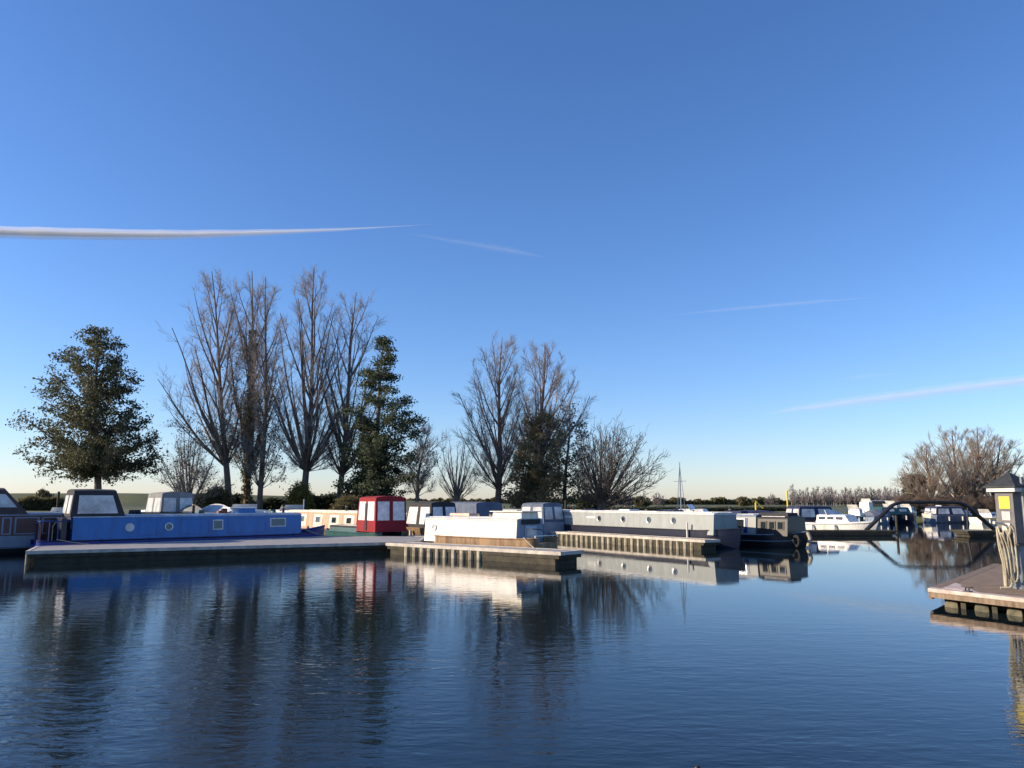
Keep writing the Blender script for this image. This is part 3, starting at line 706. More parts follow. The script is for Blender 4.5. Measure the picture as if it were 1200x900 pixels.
# bow is the near (right) end
LG = (gA - gB).length; S = lambda px: line_s(gB, gA, px)
t = boat_root('narrowboat', 'long sage grey narrowboat with five portholes and a navy hull', gB, gA, -1, 1.03)
nb_hull(t, LG, 'navy_paint', 'navy_paint', strake='black_paint', zg=.92, bowrise=.15, tapered=2.2)
nb_cabin(t, .6, S(834), 'sage_paint', 'off_white_paint', z0=.68, z1=1.74)
for px in (646, 700, 728, 758, 787):
    add_porthole(t, -1, S(px), 1.36, .18, .93, .68, .093, frame='steel'); add_porthole(t, 1, S(px), 1.36, .18, .93, .68, .093, frame='steel')
for px in (664, 690): MB().plate(side_pane(-1, S(px), 1.42, .9, .12, .93, .68, .093, -.004), (0, -1, 0), .012).build('cream_flash', 'off_white_paint', t)
for px, w_ in ((680, 1.4), (722, 1.0), (770, 1.4)): roof_box(t, S(px), w_, .8, .1, 1.83, 'solar' if w_ > 1.2 else 'off_white_paint', name='solar_panel' if w_ > 1.2 else 'roof_box')
for px in (705, 745, 800): vent(t, S(px), -.2, 1.84)
chimney(t, S(655), .2, 1.84, .4)
roof_box(t, S(828), .35, 1.5, .9, .72, 'off_white_paint', name='front_bulkhead', taper=.02)
q = MB().box(LG - 2.0, LG - .6, -.42, .42, .55, .80, .1, .06); q.build('bow_locker', 'navy_paint', t, bevel=.02)
# tall mast of a sailing dinghy beside it
A = near(806, 49); B = A + VD * 5.5
cruiser('sailing_boat', 'small sailing boat with a tall thin mast behind the sage narrowboat', A - VD * 2.5, B - VD * 2.5, -1, 'white_paint', 'white_paint', half=.9, zg=.55, bowrise=.15, cabh=.3, mast=4.35, rail=False, fender=False, cabin=(.45, .75))
m_ = MB().tube([(0, 0, -.5), (0, 0, 1.25)], .05, 10); p_ = G(803.5, 630.5, .5)
o = m_.tube([(0, 0, 1.25), (0, 0, 1.31)], .065, 10, r1=.02).build('mooring_post', 'off_white_paint', None, smooth=True); o.location = (p_.x + .16, p_.y - .2 + .5, 0)
tag(o, 'thin white mooring post standing at the near end of the sage boat pontoon', 'post')

# --- black narrowboat -----------------------------------------------------------------
kA = near(934, 40.5); kB = kA - UD * 14.5
S = lambda px: line_s(kB, kA, px); LK = 14.5
t = boat_root('narrowboat', 'black narrowboat with a grey green forward cabin and hanging tyre fender', kB, kA, -1, 1.03)
nb_hull(t, LK, 'black_paint', 'black_paint', strake='grey_blue_paint', zg=.66, bowrise=.22, tapered=2.3)
nb_cabin(t, .5, S(884), 'sage_paint', 'grey_blue_paint', z0=.6, z1=1.62)
nb_cabin(t, S(886), S(921), 'black_paint', 'black_paint', z0=.6, z1=1.52)
for px in (864,): add_window(t, -1, S(px), 1.2, .7, .45, .93, .6, .09, frame='steel')
for px in (893, 903, 913): add_window(t, -1, S(px), 1.14, .3, .35, .93, .6, .09, frame='black_paint')
MB().plate(side_pane(-1, S(872), 1.1, .25, .8, .93, .6, .09, -.004), (0, -1, 0), .014).build('door', 'dark_blue_paint', t)
roof_box(t, S(900), 1.8, 1.0, .2, 1.6, 'dark_canvas', name='roof_box'); roof_box(t, S(850), 1.2, .7, .18, 1.69, 'navy_canvas', name='roof_box')
chimney(t, S(842), .1, 1.68, .35)
n = 18; tr = MB(); rings = []
for k in range(n + 1):
    a = 2 * math.pi * k / n; c_ = Vector((LK - .35 + .02, -.62, .35)) + Vector((.26 * math.cos(a) * .8, -.26 * math.cos(a) * .3, .26 * math.sin(a)))
    rings.append(c_)
tr.tube(rings, .085, 8, cap=False).build('tyre_fender', 'rubber', t, smooth=True)
q = MB().tube([(LK - .02, 0, .8), (LK + .1, 0, .5), (LK - .04, 0, .1)], .1, 10); q.build('bow_fender', 'rope', t, smooth=True)
q = MB().tube([(LK - 1.9, -.6, .7), (LK - 1.9, -.6, 1.15), (LK - 1.0, -.45, 1.1), (LK - 1.0, -.45, .7)], .02, 6).tube([(LK - 1.9, .6, .7), (LK - 1.9, .6, 1.15), (LK - 1.0, .45, 1.1), (LK - 1.0, .45, .7)], .02, 6)
q.build('bow_rail', 'dull_metal', t, smooth=True)

# --- right hand group --------------------------------------------------------------------
A = near(862, 58); cruiser('covered_boat', 'long low boat under a navy cover behind the black narrowboat', A, near(948, 60), -1, 'off_white_paint', 'white_paint', half=1.2, zg=1.0, bowrise=.1, cabin=None, tarp=(.75, 'navy_canvas'), rail=False)
A = near(700, 62); cruiser('covered_boat', 'pale boat under a lilac grey cover behind the sage narrowboat', A, near(776, 60), -1, 'off_white_paint', 'white_paint', half=1.2, zg=1.1, bowrise=.1, cabin=None, tarp=(.7, 'slate_canvas'), rail=False)
A = near(782, 63); cruiser('cabin_cruiser', 'low white cruiser behind the right end of the sage narrowboat', A, near(846, 61), -1, 'off_white_paint', 'white_paint', half=1.2, zg=1.0, bowrise=.15, cabh=.6, cabin=(.2, .75), rail=False)
A = near(938, 64.5); cruiser('cabin_cruiser', 'cruiser with a domed navy canopy behind the white cabin cruiser', A, near(1010, 66), -1, 'navy_paint', 'white_paint', half=1.3, zg=.95, can=(.02, .62), canz=.95, canm='navy_canvas', cabin=(.6, .82), cabh=.3)
A = near(932, 63.5); cruiser('cabin_cruiser', 'white cabin cruiser with low cabin in front of the navy canopy boat', A, near(1021, 58.3), -1, 'white_paint', 'white_paint', half=1.15, zg=.72, bowrise=.22, cabh=.46, cabin=(.28, .70), band='off_white_paint')

# pipe arch over the channel
t = thing('pipe_arch', 'black tubular arch spanning the channel to the right of the white cruiser', 'arch', (W(1092, 620, 57.2).x, 57.2, 0))
def rel(px, py): v = W(px, py, 57.2); return (v.x - t.location.x, 0, v.z)
base_pts = [rel(1016, 621), rel(1046, 592.5), rel(1051, 590), rel(1057, 589), rel(1090, 588.6), rel(1121, 589), rel(1128, 590.3), rel(1135, 594), rel(1169, 623)]
def arc(pts, dy): return [(p[0], dy, p[2]) for p in pts]
MB().tube(arc(base_pts, 0), .11, 10).build('main_pipe', 'black_paint', t, smooth=True)
MB().tube(arc(base_pts, .32), .07, 10).build('main_pipe', 'black_paint', t, smooth=True)
for k in (1, 4, 7):
    MB().tube([(base_pts[k][0], 0, base_pts[k][2]), (base_pts[k][0], .32, base_pts[k][2])], .05, 8).build('cross_tube', 'black_paint', t, smooth=True)
for px in (1134,): MB().tube([rel(px, 594), rel(px, 624)], .06, 8).build('upright', 'black_paint', t, smooth=True)
for px, ty in ((1050, 604),):
    a = W(px, 626, 57.0); o = MB().tube([(0, 0, -.6), (0, 0, W(px, ty, 57.0).z)], .09, 10).build('mooring_pile', 'dark_wood', None, smooth=True); o.location = (a.x + .1, 57.0, 0)
    tag(o, 'dark mooring pile at the end of the cruiser pontoon', 'post')

# far right boats by the bank
def far(name, label, p0, p1, Y, **kw):
    cruiser(name, label, near(p0, Y), near(p1, Y + kw.pop('dy', .5)), -1, **kw)
far('barge', 'long dark teal barge with pale arched windows beyond the pipe arch', 1034, 1086, 86, hullm='navy_paint', cabm='teal_paint', half=1.7, zg=.95, bowrise=.15, cabh=.6, cabin=(.08, .8), glass='clear_panel', rail=False)
far('cabin_cruiser', 'brightly lit white cruiser beyond the arch beside the teal barge', 1108, 1077, 90, hullm='cream_paint', cabm='white_paint', half=1.3, zg=.8, bowrise=.2, cabh=.6)
far('cabin_cruiser', 'cruiser with a long navy canopy under the right side of the arch', 1100, 1152, 87, hullm='slate_canvas', cabm='off_white_paint', half=1.5, zg=.85, bowrise=.15, can=(.02, .7), canz=.85, canm='navy_canvas', cabin=(.7, .9), cabh=.3)
far('cabin_cruiser', 'white cruiser with raised bow at the left end of the far row', 1002, 1022, 80, hullm='teal_paint', cabm='white_paint', half=1.1, zg=.9, bowrise=.15, cabh=.6)
far('cabin_cruiser', 'tall white flybridge cruiser behind the arch foot', 1016, 1040, 92, hullm='slate_canvas', cabm='white_paint', half=1.2, zg=1.0, bowrise=.2, cabh=1.15, cabin=(.25, .65))
far('covered_boat', 'boat under a dark violet cover beside the flybridge cruiser', 1026, 1052, 84, hullm='grey_blue_paint', cabm='white_paint', half=1.1, zg=.8, bowrise=.15, cabin=None, tarp=(.8, 'slate_canvas'), rail=False)
far('cabin_cruiser', 'small orange striped white boat right of the pipe arch', 1153, 1182, 84, hullm='cream_paint', cabm='white_paint', half=1.1, zg=.65, bowrise=.2, cabh=.35, band='yellow_paint')
far('cabin_cruiser', 'white topped cruiser peeping over the teal barge', 1046, 1066, 95, hullm='off_white_paint', cabm='white_paint', half=1.2, zg=1.1, bowrise=.15, cabh=.8)
far('cabin_cruiser', 'pale cruiser between the teal barge and the lit white cruiser', 1064, 1082, 97, hullm='off_white_paint', cabm='off_white_paint', half=1.2, zg=1.0, bowrise=.15, cabh=.6)
# olive storage shed on a barge
t = thing('deck_shed', 'small olive box shed on the bank behind the white cruiser bow', 'shed', W(1026, 606, 105) * 1.0, 0); t.location.z = .9
MB().box(-1.2, 1.2, -1, 1, 0, 1.5).build('wall', 'olive_canvas', t); MB().box(-1.35, 1.35, -1.1, 1.1, 1.503, 1.62).build('roof', 'off_white_paint', t)

# ------------------------------------------------------------------ right hand pontoon with fuel pump
F0 = G(1087, 690, .38); F1 = G(1200, 702.5, .38); dF = (F1 - F0).normalized(); F1 = F0 + dF * 8; bk = G(1160, 662.5, .38); dK = (bk - F0).normalized(); F3 = F0 + dK * 9.5
F2 = F1 + dK * 9.5
c = F0
t = thing('pontoon', 'brown timber service pontoon at the right edge with pale front kerb', 'pontoon', (c.x, c.y, -.12))
L2 = lambda p: (p.x - c.x, p.y - c.y)
sh = lambda p, a, b_: (p.x - c.x + dF.x * a + dK.x * b_, p.y - c.y + dF.y * a + dK.y * b_)
MB().prism([sh(F0, .1, .1), sh(F1, -.1, .1), sh(F2, -.1, -.1), sh(F3, .1, -.1)], .40, .494).build('deck', 'brown_wood', t)
q = MB(); npl = 46
for k in range(npl):        # planks run across
    a0 = .34 + k * (9.5 - .45) / npl; a1 = a0 + (9.5 - .45) / npl - .018
    q.prism([sh(F0, .3, a0), sh(F1, -.3, a0), sh(F1, -.3, a1), sh(F0, .3, a1)], .497, .512)
q.build('planking', 'brown_wood', t)
MB().prism([sh(F0, 0, 0), sh(F1, 0, 0), sh(F1, 0, .33), sh(F0, .0, .33)], .43, .517).build('front_kerb', 'pink_edge', t, bevel=.012)
MB().prism([sh(F0, 0, .333), sh(F0, .29, .333), sh(F3, .29, 0), sh(F3, 0, 0)], .43, .515).build('side_kerb', 'brown_wood', t, bevel=.01)
MB().prism([sh(F0, .3, .34), sh(F0, 1.15, .34), sh(F0, .3, 1.9)], .513, .521).build('corner_plate', 'pink_edge', t)
MB().prism([sh(F0, .01, .01), sh(F1, -.01, .01), sh(F1, -.01, .08), sh(F0, .01, .08)], .31, .428).build('fascia_board', 'brown_wood', t)
MB().prism([sh(F0, .012, .084), sh(F0, .08, .084), sh(F3, .08, -.01), sh(F3, .012, -.01)], .26, .428).build('fascia_board', 'brown_wood', t)
s = .35; k = 0
while s < 7.5:
    w_ = .36
    for (a, b_) in ((s, .12),):
        MB().prism([sh(F0, a, b_), sh(F0, a + w_, b_), sh(F0, a + w_, b_ + 1.2), sh(F0, a, b_ + 1.2)], -.3, .255).build('float', 'float_moss_shade', t, bevel=.09)
    MB().prism([sh(F0, s + w_ + .05, .16), sh(F0, s + w_ + .17, .16), sh(F0, s + w_ + .17, .28), sh(F0, s + w_ + .05, .28)], -.4, .257).build('pile', 'dark_wood', t)
    s += .72
s = 1.0
while s < 9:
    MB().prism([sh(F0, .12, s + .6), sh(F0, .9, s + .6), sh(F0, .9, s + 1.1), sh(F0, .12, s + 1.1)], -.3, .255).build('float', 'dark_wood', t, bevel=.05); s += 1.1
MB().prism([sh(F0, .3, .45), sh(F1, -.3, .45), sh(F1, -.3, 9), sh(F0, .3, 9)], .15, .39).build('frame', 'dark_wood', t)
# cleat on the pontoon corner
cx = sh(F0, .95, .17); cl = thing('cleat', 'small dark iron mooring cleat on the service pontoon kerb', 'cleat', (c.x + cx[0], c.y + cx[1], .397), math.atan2(dF.y, dF.x))
MB().box(-.09, .09, -.04, .04, .001, .02).build('base', 'black_paint', cl)
MB().tube([(-.04, 0, .02), (-.04, 0, .09)], .014, 8).tube([(.04, 0, .02), (.04, 0, .09)], .014, 8).build('stem', 'black_paint', cl, smooth=True)
MB().tube([(-.14, 0, .11), (-.05, 0, .092), (.05, 0, .092), (.14, 0, .11)], .015, 8).build('horn', 'black_paint', cl, smooth=True)

# pump: column, roof, sign, hose
pp = G(1200, 690, .392); az = R(22)
t = thing('fuel_pump', 'grey roofed fuel pump column with yellow sign and looped hose on the service pontoon', 'fuel pump', (pp.x, pp.y, .393), az); t.scale = (1.03, 1.03, 1.04)
# local x along the front edge (towards the camera-right), local y away from water (dK)
MB().box(-.22, .24, -.10, .34, 1.0, 2.16).build('cabinet', 'grey_cabinet', t, bevel=.012)
MB().tube([(.03, .05, .0), (.03, .05, .98)], .17, 20).tube([(.03, .05, .0), (.03, .05, .05)], .2, 20).build('pedestal', 'grey_drum', t, smooth=True)
MB().box(-.23, .27, -.13, .37, .96, .998).build('shelf', 'black_paint', t, bevel=.006)
fa = MB().box(-.31, .37, -.22, .47, 2.165, 2.26).build('fascia', 'off_white_paint', t, bevel=.006)
ap = (.02, .11, 2.62); e = [(-.36, -.27, 2.263), (.42, -.27, 2.263), (.42, .52, 2.263), (-.36, .52, 2.263)]
MB().add(e + [(x, y, z + .03) for x, y, z in e] + [ap], [(3, 2, 1, 0), (0, 1, 5, 4), (1, 2, 6, 5), (2, 3, 7, 6), (3, 0, 4, 7), (4, 5, 8), (5, 6, 8), (6, 7, 8), (7, 4, 8)]).build('roof', 'roof_slate', t)
MB().tube([(-.19, .28, 0), (-.19, .28, 1.0)], .045, 10).build('side_post', 'float_pale', t, smooth=True)
MB().box(-.40, .40, -.24, -.21, 0, 0.001)
MB().tube([(-.02, -.2, 1.0), (-.02, -.2, 2.5)], .042, 10).build('front_post', 'dull_metal', t, smooth=True)
MB().box(-.232, -.204, -.02, .24, 1.78, 2.06).build('sign', 'yellow_sign', t)
MB().box(-.232, -.204, .0, .2, 1.52, 1.72).build('notice', 'clear_panel', t)
MB().tube([(-.22, .1, 1.40), (-.42, .12, 1.46), (-.60, .14, 1.47)], .035, 8).build('nozzle_arm', 'cream_paint', t, smooth=True)
hs_ = MB(); 
for j, (dy, dz) in enumerate(((-.04, .0), (.03, .05), (.08, -.06), (.13, .02), (.17, -.03))):
    pts = []
    for k in range(25):
        u = k / 24; a = u * math.pi * 2
        pts.append((-.26 - .05 * math.sin(a * 1.0 + j) - .02 * j, (.04 + dy + (.06 + .012 * j) * math.sin(a + .3 * j) + .015 * math.sin(3 * a + j)), .78 + dz + (.62 - .05 * ((j * 7) % 4)) * math.cos(a)))
    hs_.tube(pts, .019, 8)
hs_.tube([(-.22, .04, 1.42), (-.30, -.02, 1.30), (-.27, .05, 1.15), (-.31, .16, .9), (-.28, .12, .5), (-.30, .05, .12), (-.34, .08, .03), (-.5, .2, .02)], .026, 8)
hs_.build('hose', 'float_pale', t, smooth=True)
MB().box(-.27, -.205, .0, .2, 1.28, 1.46).build('hose_hook', 'cream_paint', t, bevel=.02)
hc = MB(); pts = [(.36 + .13 * math.cos(a * .7), -.12 + .05 * math.sin(a * .3), .24 + .17 * math.sin(a * .7)) for a in range(0, 40)]
hc.tube(pts, .02, 6).build('coiled_hose', 'float_pale', t, smooth=True)

# ------------------------------------------------------------------ trees
rs = np.random.RandomState(11)
def unit(a): return a / np.maximum(np.linalg.norm(a, axis=-1, keepdims=True), 1e-9)
def tubes(P0, P1, r0, r1, n=3):
    k = len(P0); d = unit(P1 - P0)
    ref = np.where(np.abs(d[:, 2:3]) < .9, np.array([[0, 0, 1.0]]), np.array([[1.0, 0, 0]]))
    a = unit(np.cross(d, ref)); b = np.cross(d, a)
    an = np.arange(n) * 2 * np.pi / n
    ring = np.cos(an)[None, :, None] * a[:, None, :] + np.sin(an)[None, :, None] * b[:, None, :]
    V0 = P0[:, None, :] + ring * np.asarray(r0).reshape(-1, 1, 1); V1 = P1[:, None, :] + ring * np.asarray(r1).reshape(-1, 1, 1)
    V = np.concatenate([V0, V1], 1).reshape(-1, 3)
    base = (np.arange(k) * 2 * n)[:, None]; j = np.arange(n)[None, :]; j2 = (j + 1) % n
    F = np.stack([base + j, base + j2, base + n + j2, base + n + j], 2).reshape(-1, 4)
    return V, F
def merge(parts):
    Vs, Fs, o = [], [], 0
    for V, F in parts: Vs.append(V); Fs.append(F + o); o += len(V)
    return np.concatenate(Vs), np.concatenate(Fs)
def chains(P, D, L, r, nseg, up, wob, tip=.35):
    """grow curved chains; returns segments and per-segment info"""
    segs = []; p = P.copy(); d = unit(D); rr = r
    for k in range(nseg):
        d = unit(d + rs.normal(0, wob, p.shape) + np.array([0, 0, up / nseg]))
        q = p + d * (L / nseg)[:, None]
        ra = r * (1 - (1 - tip) * k / nseg); rb = r * (1 - (1 - tip) * (k + 1) / nseg)
        segs.append((p, q, ra, rb)); p = q
    return [np.concatenate([s[i] for s in segs]) for i in range(4)] + [d, p]
def spawn(P0, P1, n, ang, lo=0., hi=1.):
    """n children on each segment"""
    k = len(P0); t = rs.uniform(lo, hi, (k, n, 1)); S = P0[:, None] + (P1 - P0)[:, None] * t
    d = unit(P1 - P0)[:, None]; rnd = rs.normal(0, 1, (k, n, 3)); perp = unit(rnd - (rnd * d).sum(-1, keepdims=True) * d)
    D = d * np.cos(ang) + perp * np.sin(ang)
    return S.reshape(-1, 3), D.reshape(-1, 3)
def leaves(P, n, spread, size, m, parent, name='foliage', flat=.6):
    k = len(P); C = np.repeat(P, n, 0) + rs.normal(0, spread, (k * n, 3)) * np.array([1, 1, flat])
    a = unit(rs.normal(0, 1, C.shape)); b = unit(np.cross(a, rs.normal(0, 1, C.shape)))
    s = size * rs.uniform(.55, 1.3, (len(C), 1)); a = a * s; b = b * s * .62
    V = np.stack([C - a, C - b * .9, C + a, C + b * .9], 1).reshape(-1, 3); F = np.arange(len(V)).reshape(-1, 4)
    return np_mesh(name, V, F, m, parent)

def tree(name, label, px, Y, top_py, env, n1=40, theta=28, fork=.15, f0=.25, leader=True, toppx=None, bark='bark', twig='twig',
         leaf=None, leaf_n=0, leaf_s=.13, leaf_spread=.3, n2=1.4, n3=2, n4=3, tr=.3, group='trees along the far bank', leaf_frac=(0, 1), curve=.2, base_py=600, gz0=None, twr=.0066, ivy=None, up=.32, L2=.30, cat='tree', leaf_on=1.0, multi=None, droop=False, hp=1.3, lr=.0125, wide=1.0, kmin=2, rlo=.72, r2=None, flat=.6):
    b = W(px, base_py, Y); b.z = gz0 if gz0 is not None else LAND - .05
    tp = W(toppx if toppx is not None else px, top_py, Y); H = tp.z - b.z; lean = tp.x - b.x; mpp = Y / FPX
    t = thing(name, label, cat, b, 0, group)
    fr = np.array([e_[0] for e_ in env]); rl = np.array([e_[1] for e_ in env]) * mpp * wide; rr_ = np.array([e_[2] for e_ in env]) * mpp * wide
    ph = rs.uniform(0, 6, 2)
    def ctr(f):
        f = np.maximum(f, 0); return np.stack([lean * f ** 1.2 + .12 * np.sin(f * 7 + ph[0]), .15 * np.sin(f * 6 + ph[1]), H * f], -1)
    trunk = []; crown = []
    top = 1.0 if leader else fork + .06
    f = np.linspace(0, top, 14); pts = ctr(f); pts[0, 2] -= .3
    rad = tr * (1 - f / top * (.93 if leader else .3)) ** 1.1 + .015; rad[0] *= 1.4
    trunk.append(tubes(pts[:-1], pts[1:], rad[:-1], rad[1:], 8))
    if multi:
        pass
    he = f0 + (1 - f0) * ((np.arange(n1) + rs.uniform(0, 1, n1)) / n1) ** hp; he = np.minimum(he, .975)
    phi = np.arange(n1) * 2.399 + rs.uniform(-.4, .4, n1)
    cx_ = np.cos(phi); Rr = np.where(cx_ > 0, np.interp(he, fr, rr_), np.interp(he, fr, rl)) * np.abs(cx_) + (np.interp(he, fr, rr_) + np.interp(he, fr, rl)) / 2 * (1 - np.abs(cx_))
    Rr = Rr * np.where(rs.uniform(0, 1, n1) < .3, rs.uniform(.3, .7, n1), rs.uniform(rlo, 1.08, n1))
    th = np.radians(theta) * rs.uniform(.8, 1.2, n1)
    hst = np.clip(he - Rr / np.tan(th) / H - .01, fork, top * .98 if leader else fork + .05)
    if not leader: hst = fork + rs.uniform(-.04, .05, n1) * 1.0
    S0 = ctr(hst); E0 = ctr(he) + np.stack([cx_ * Rr, np.sin(phi) * Rr * .9, np.zeros(n1)], 1)
    if droop: E0[:, 2] -= .12 * Rr
    dlt = E0 - S0; Cc = S0 + dlt * np.array([.5 + curve * .35, .5 + curve * .35, .5 - curve * .35])
    Ln = np.linalg.norm(dlt, axis=1); ns = 6
    prev = S0; rb = np.minimum(lr * Ln + .012, tr * .5)
    j = rs.normal(0, 1, (n1, 3)) * .011 * Ln[:, None]
    for k in range(ns):
        u = (k + 1) / ns; q = (1 - u) ** 2 * S0 + 2 * u * (1 - u) * Cc + u * u * E0 + j * math.sin(u * 6)
        ra_ = rb * (1 - .8 * k / ns); rb_ = rb * (1 - .8 * (k + 1) / ns)
        trunk.append(tubes(prev, q, ra_, rb_, 5))
        # second order
        if k >= kmin - (1 if n4 == 0 else 0):
            kk = int(n2) + (1 if rs.uniform() < n2 - int(n2) else 0)
            if k == ns - 1: kk = kk // 2
            if k == ns - 2 or n2 < 1: kk = max(kk, 1)
            if kk == 0: prev = q; continue
            P, D = spawn(prev, q, kk, np.radians(33))
            nn = len(P); rep = len(P) // n1
            L_ = np.repeat(Ln, rep) * L2 * (1 - .62 * u) * rs.uniform(.5, 1.4, nn) + .16
            r2_ = np.repeat(np.maximum(rb_ * .45, .012), rep)
            kp = rs.uniform(0, 1, nn) < np.repeat(np.clip(Ln / 4.5, .3, 1) if H > 9 else np.ones(n1), rep)   # short top limbs carry fewer shoots
            if kp.any(): P, D, L_, r2_ = P[kp], D[kp], L_[kp], r2_[kp]
            seg = chains(P, D, L_, r2_, 3, up, .10)
            crown.append(tubes(*seg[:4], n=4))
            P3, D3 = spawn(seg[0], seg[1], n3, np.radians(32)); L3 = np.repeat(np.tile(L_, 3), n3) * .42 * rs.uniform(.6, 1.3, len(P3)) + .25
            s3 = chains(P3, D3, L3, np.full(len(P3), twr * 1.3), 2, up * .6, .15, .6)
            crown.append(tubes(*s3[:4], n=3))
            if n4:
                P4, D4 = spawn(s3[0], s3[1], n4, np.radians(30)); L4 = rs.uniform(.2, .6, len(P4))
                crown.append(tubes(P4, P4 + unit(D4 + [0, 0, .25]) * L4[:, None], np.full(len(P4), twr), np.full(len(P4), twr * .6), 3))
            if leaf:
                tips = s3[1]; z = tips[:, 2] / H; keep = (z > leaf_frac[0]) & (z < leaf_frac[1]) & (rs.uniform(0, 1, len(z)) < leaf_on)
                leaf_pts.append(tips[keep])
        prev = q
    V, F = merge(trunk); np_mesh('trunk', V, F, bark, t)
    V, F = merge(crown); np_mesh('crown', V, F, twig, t)
    if leaf and leaf_pts:
        P = np.concatenate(leaf_pts); leaves(P, leaf_n, leaf_spread, leaf_s, leaf, t, flat=flat)
        leaf_pts.clear()
    if ivy:
        (fa, fb, rpx, n_, m_) = ivy
        f = rs.uniform(fa, fb, n_); P = ctr(f); a = rs.uniform(0, 6.28, n_)
        rr2 = rpx * mpp * np.sqrt(rs.uniform(.1, 1, n_)) * (1 - .35 * ((f - fa) / (fb - fa))) * (1 + .3 * np.sin(f * 40 + a * 2))
        P = P + np.stack([np.cos(a) * rr2, np.sin(a) * rr2, np.zeros(n_)], 1)
        leaves(P, 3, .12, .1, m_, t, name='ivy')
    return t
leaf_pts = []

# broad leafy tree on the left
tree('broadleaf_tree', 'broad dark leafy tree standing alone behind the blue boat canopy', 112, 66, 384,
     [(0, 10, 10), (.2, 62, 60), (.28, 76, 74), (.38, 74, 70), (.48, 72, 58), (.6, 66, 52), (.74, 52, 50), (.86, 36, 44), (.95, 20, 28), (1, 8, 12)],
     n1=100, rlo=.7, kmin=1, theta=62, fork=.22, f0=.27, leaf='leaf_dark', leaf_n=5, leaf_s=.12, leaf_spread=.26, flat=.4, n2=1.5, n3=2, n4=0, tr=.34, curve=.1, toppx=114, up=.2, L2=.30)
tree('twiggy_tree', 'low round twiggy tree with sparse dark leaves right of the broad tree', 222, 64, 494,
     [(0, 5, 5), (.2, 30, 30), (.4, 44, 48), (.65, 42, 50), (.85, 26, 36), (1, 8, 10)], n1=30, theta=40, fork=.12, f0=.3, leader=False, leaf='leaf_dark', leaf_n=2, leaf_s=.09, leaf_spread=.25, n2=1.3, n3=2, n4=2, tr=.26, leaf_on=.5, leaf_frac=(.35, .95))
pop = [(0, 4, 4), (.2, 14, 12), (.4, 44, 18), (.6, 60, 26), (.78, 40, 30), (.92, 20, 16), (1, 3, 3)]
tree('poplar', 'tall bare poplar leaning left, first of the tall row', 268, 70, 318, [(0, 4, 4), (.2, 14, 14), (.4, 50, 22), (.6, 66, 28), (.78, 46, 30), (.92, 30, 26), (1, 10, 10)], wide=1.15, n1=48, theta=22, fork=.2, f0=.3, toppx=247, tr=.32, n2=1.8, n3=2, n4=3, leaf='leaf_dark', leaf_n=2, leaf_s=.1, leaf_frac=(0.05, .4), leaf_on=.5)
tree('poplar', 'twin tall poplar with leafy clumps halfway up its stem', 290, 72, 317, [(0, 4, 4), (.2, 16, 14), (.4, 24, 24), (.6, 32, 32), (.78, 32, 32), (.92, 24, 26), (1, 10, 10)], wide=1.15, n1=46, theta=19, fork=.15, f0=.25, toppx=296, tr=.34, n2=1.8, n3=2, n4=3, leaf='leaf_olive', leaf_n=2, leaf_s=.11, leaf_frac=(.2, .72), leaf_on=.55, ivy=(.05, .75, 5, 2600, 'leaf_olive'))
tree('poplar', 'slimmer straight poplar close right of the twin one', 306, 69, 325, [(0, 4, 4), (.15, 24, 30), (.4, 18, 22), (.6, 20, 22), (.78, 22, 20), (.92, 16, 16), (1, 6, 6)], wide=1.15, n1=36, theta=22, fork=.12, f0=.18, toppx=313, tr=.26, n2=1.8, n3=2, n4=3, leaf='leaf_dark', leaf_n=2, leaf_s=.11, leaf_frac=(.1, .5), leaf_on=.5)
tree('poplar', 'tallest bare poplar with low forks in the middle of the row', 357, 70, 314, [(0, 4, 4), (.2, 24, 34), (.4, 44, 42), (.6, 54, 46), (.78, 50, 42), (.92, 30, 30), (1, 10, 10)], wide=1.15, n1=58, theta=19, fork=.18, f0=.2, toppx=370, tr=.33, n2=2.0, n3=2, n4=3)
tree('poplar', 'bare poplar at the right end of the tall row beside the dark evergreen', 397, 72, 342, [(0, 4, 4), (.2, 16, 22), (.4, 34, 36), (.6, 38, 44), (.78, 36, 46), (.92, 26, 36), (1, 10, 12)], wide=1.15, n1=48, theta=22, fork=.18, f0=.25, toppx=418, tr=.3, n2=1.4, n3=2, n4=3)
tree('evergreen', 'tall dark evergreen with drooping dense layers behind the red canopy', 432, 67, 394,
     [(0, 16, 14), (.1, 20, 58), (.2, 38, 76), (.32, 38, 70), (.45, 40, 58), (.6, 36, 50), (.72, 28, 42), (.85, 13, 24), (.95, 5, 9), (1, 1, 1)],
     n1=72, rlo=.6, kmin=1, flat=.35, theta=68, fork=.12, f0=.12, toppx=452, leaf='leaf_conifer', leaf_n=9, leaf_s=.115, leaf_spread=.3, n2=1.5, n3=2, n4=0, tr=.34, curve=-.1, up=-.15, L2=.30, ivy=(.0, .45, 20, 7000, 'leaf_conifer'), leaf_on=.85, droop=True)
tree('small_tree', 'thin bare tree just right of the dark evergreen', 486, 66, 502, [(0, 4, 4), (.3, 12, 18), (.6, 14, 30), (.85, 12, 30), (1, 3, 8)], n1=24, theta=32, fork=.25, f0=.35, toppx=500, tr=.2, n2=1.4, n3=2, n4=3, twig='twig', leaf='leaf_conifer', leaf_n=2, leaf_s=.1, leaf_frac=(.4, .8), leaf_on=.3)
tree('pollard_willow', 'pale fan shaped pollard willow behind the slate covered boat', 536, 74, 514, [(0, 5, 5), (.3, 26, 24), (.6, 34, 28), (.85, 24, 22), (1, 8, 8)], n1=40, theta=30, fork=.22, f0=.35, leader=False, tr=.42, n2=.8, n3=1, n4=1, twig='twig_pale', bark='twig_pale', curve=.2, kmin=3)
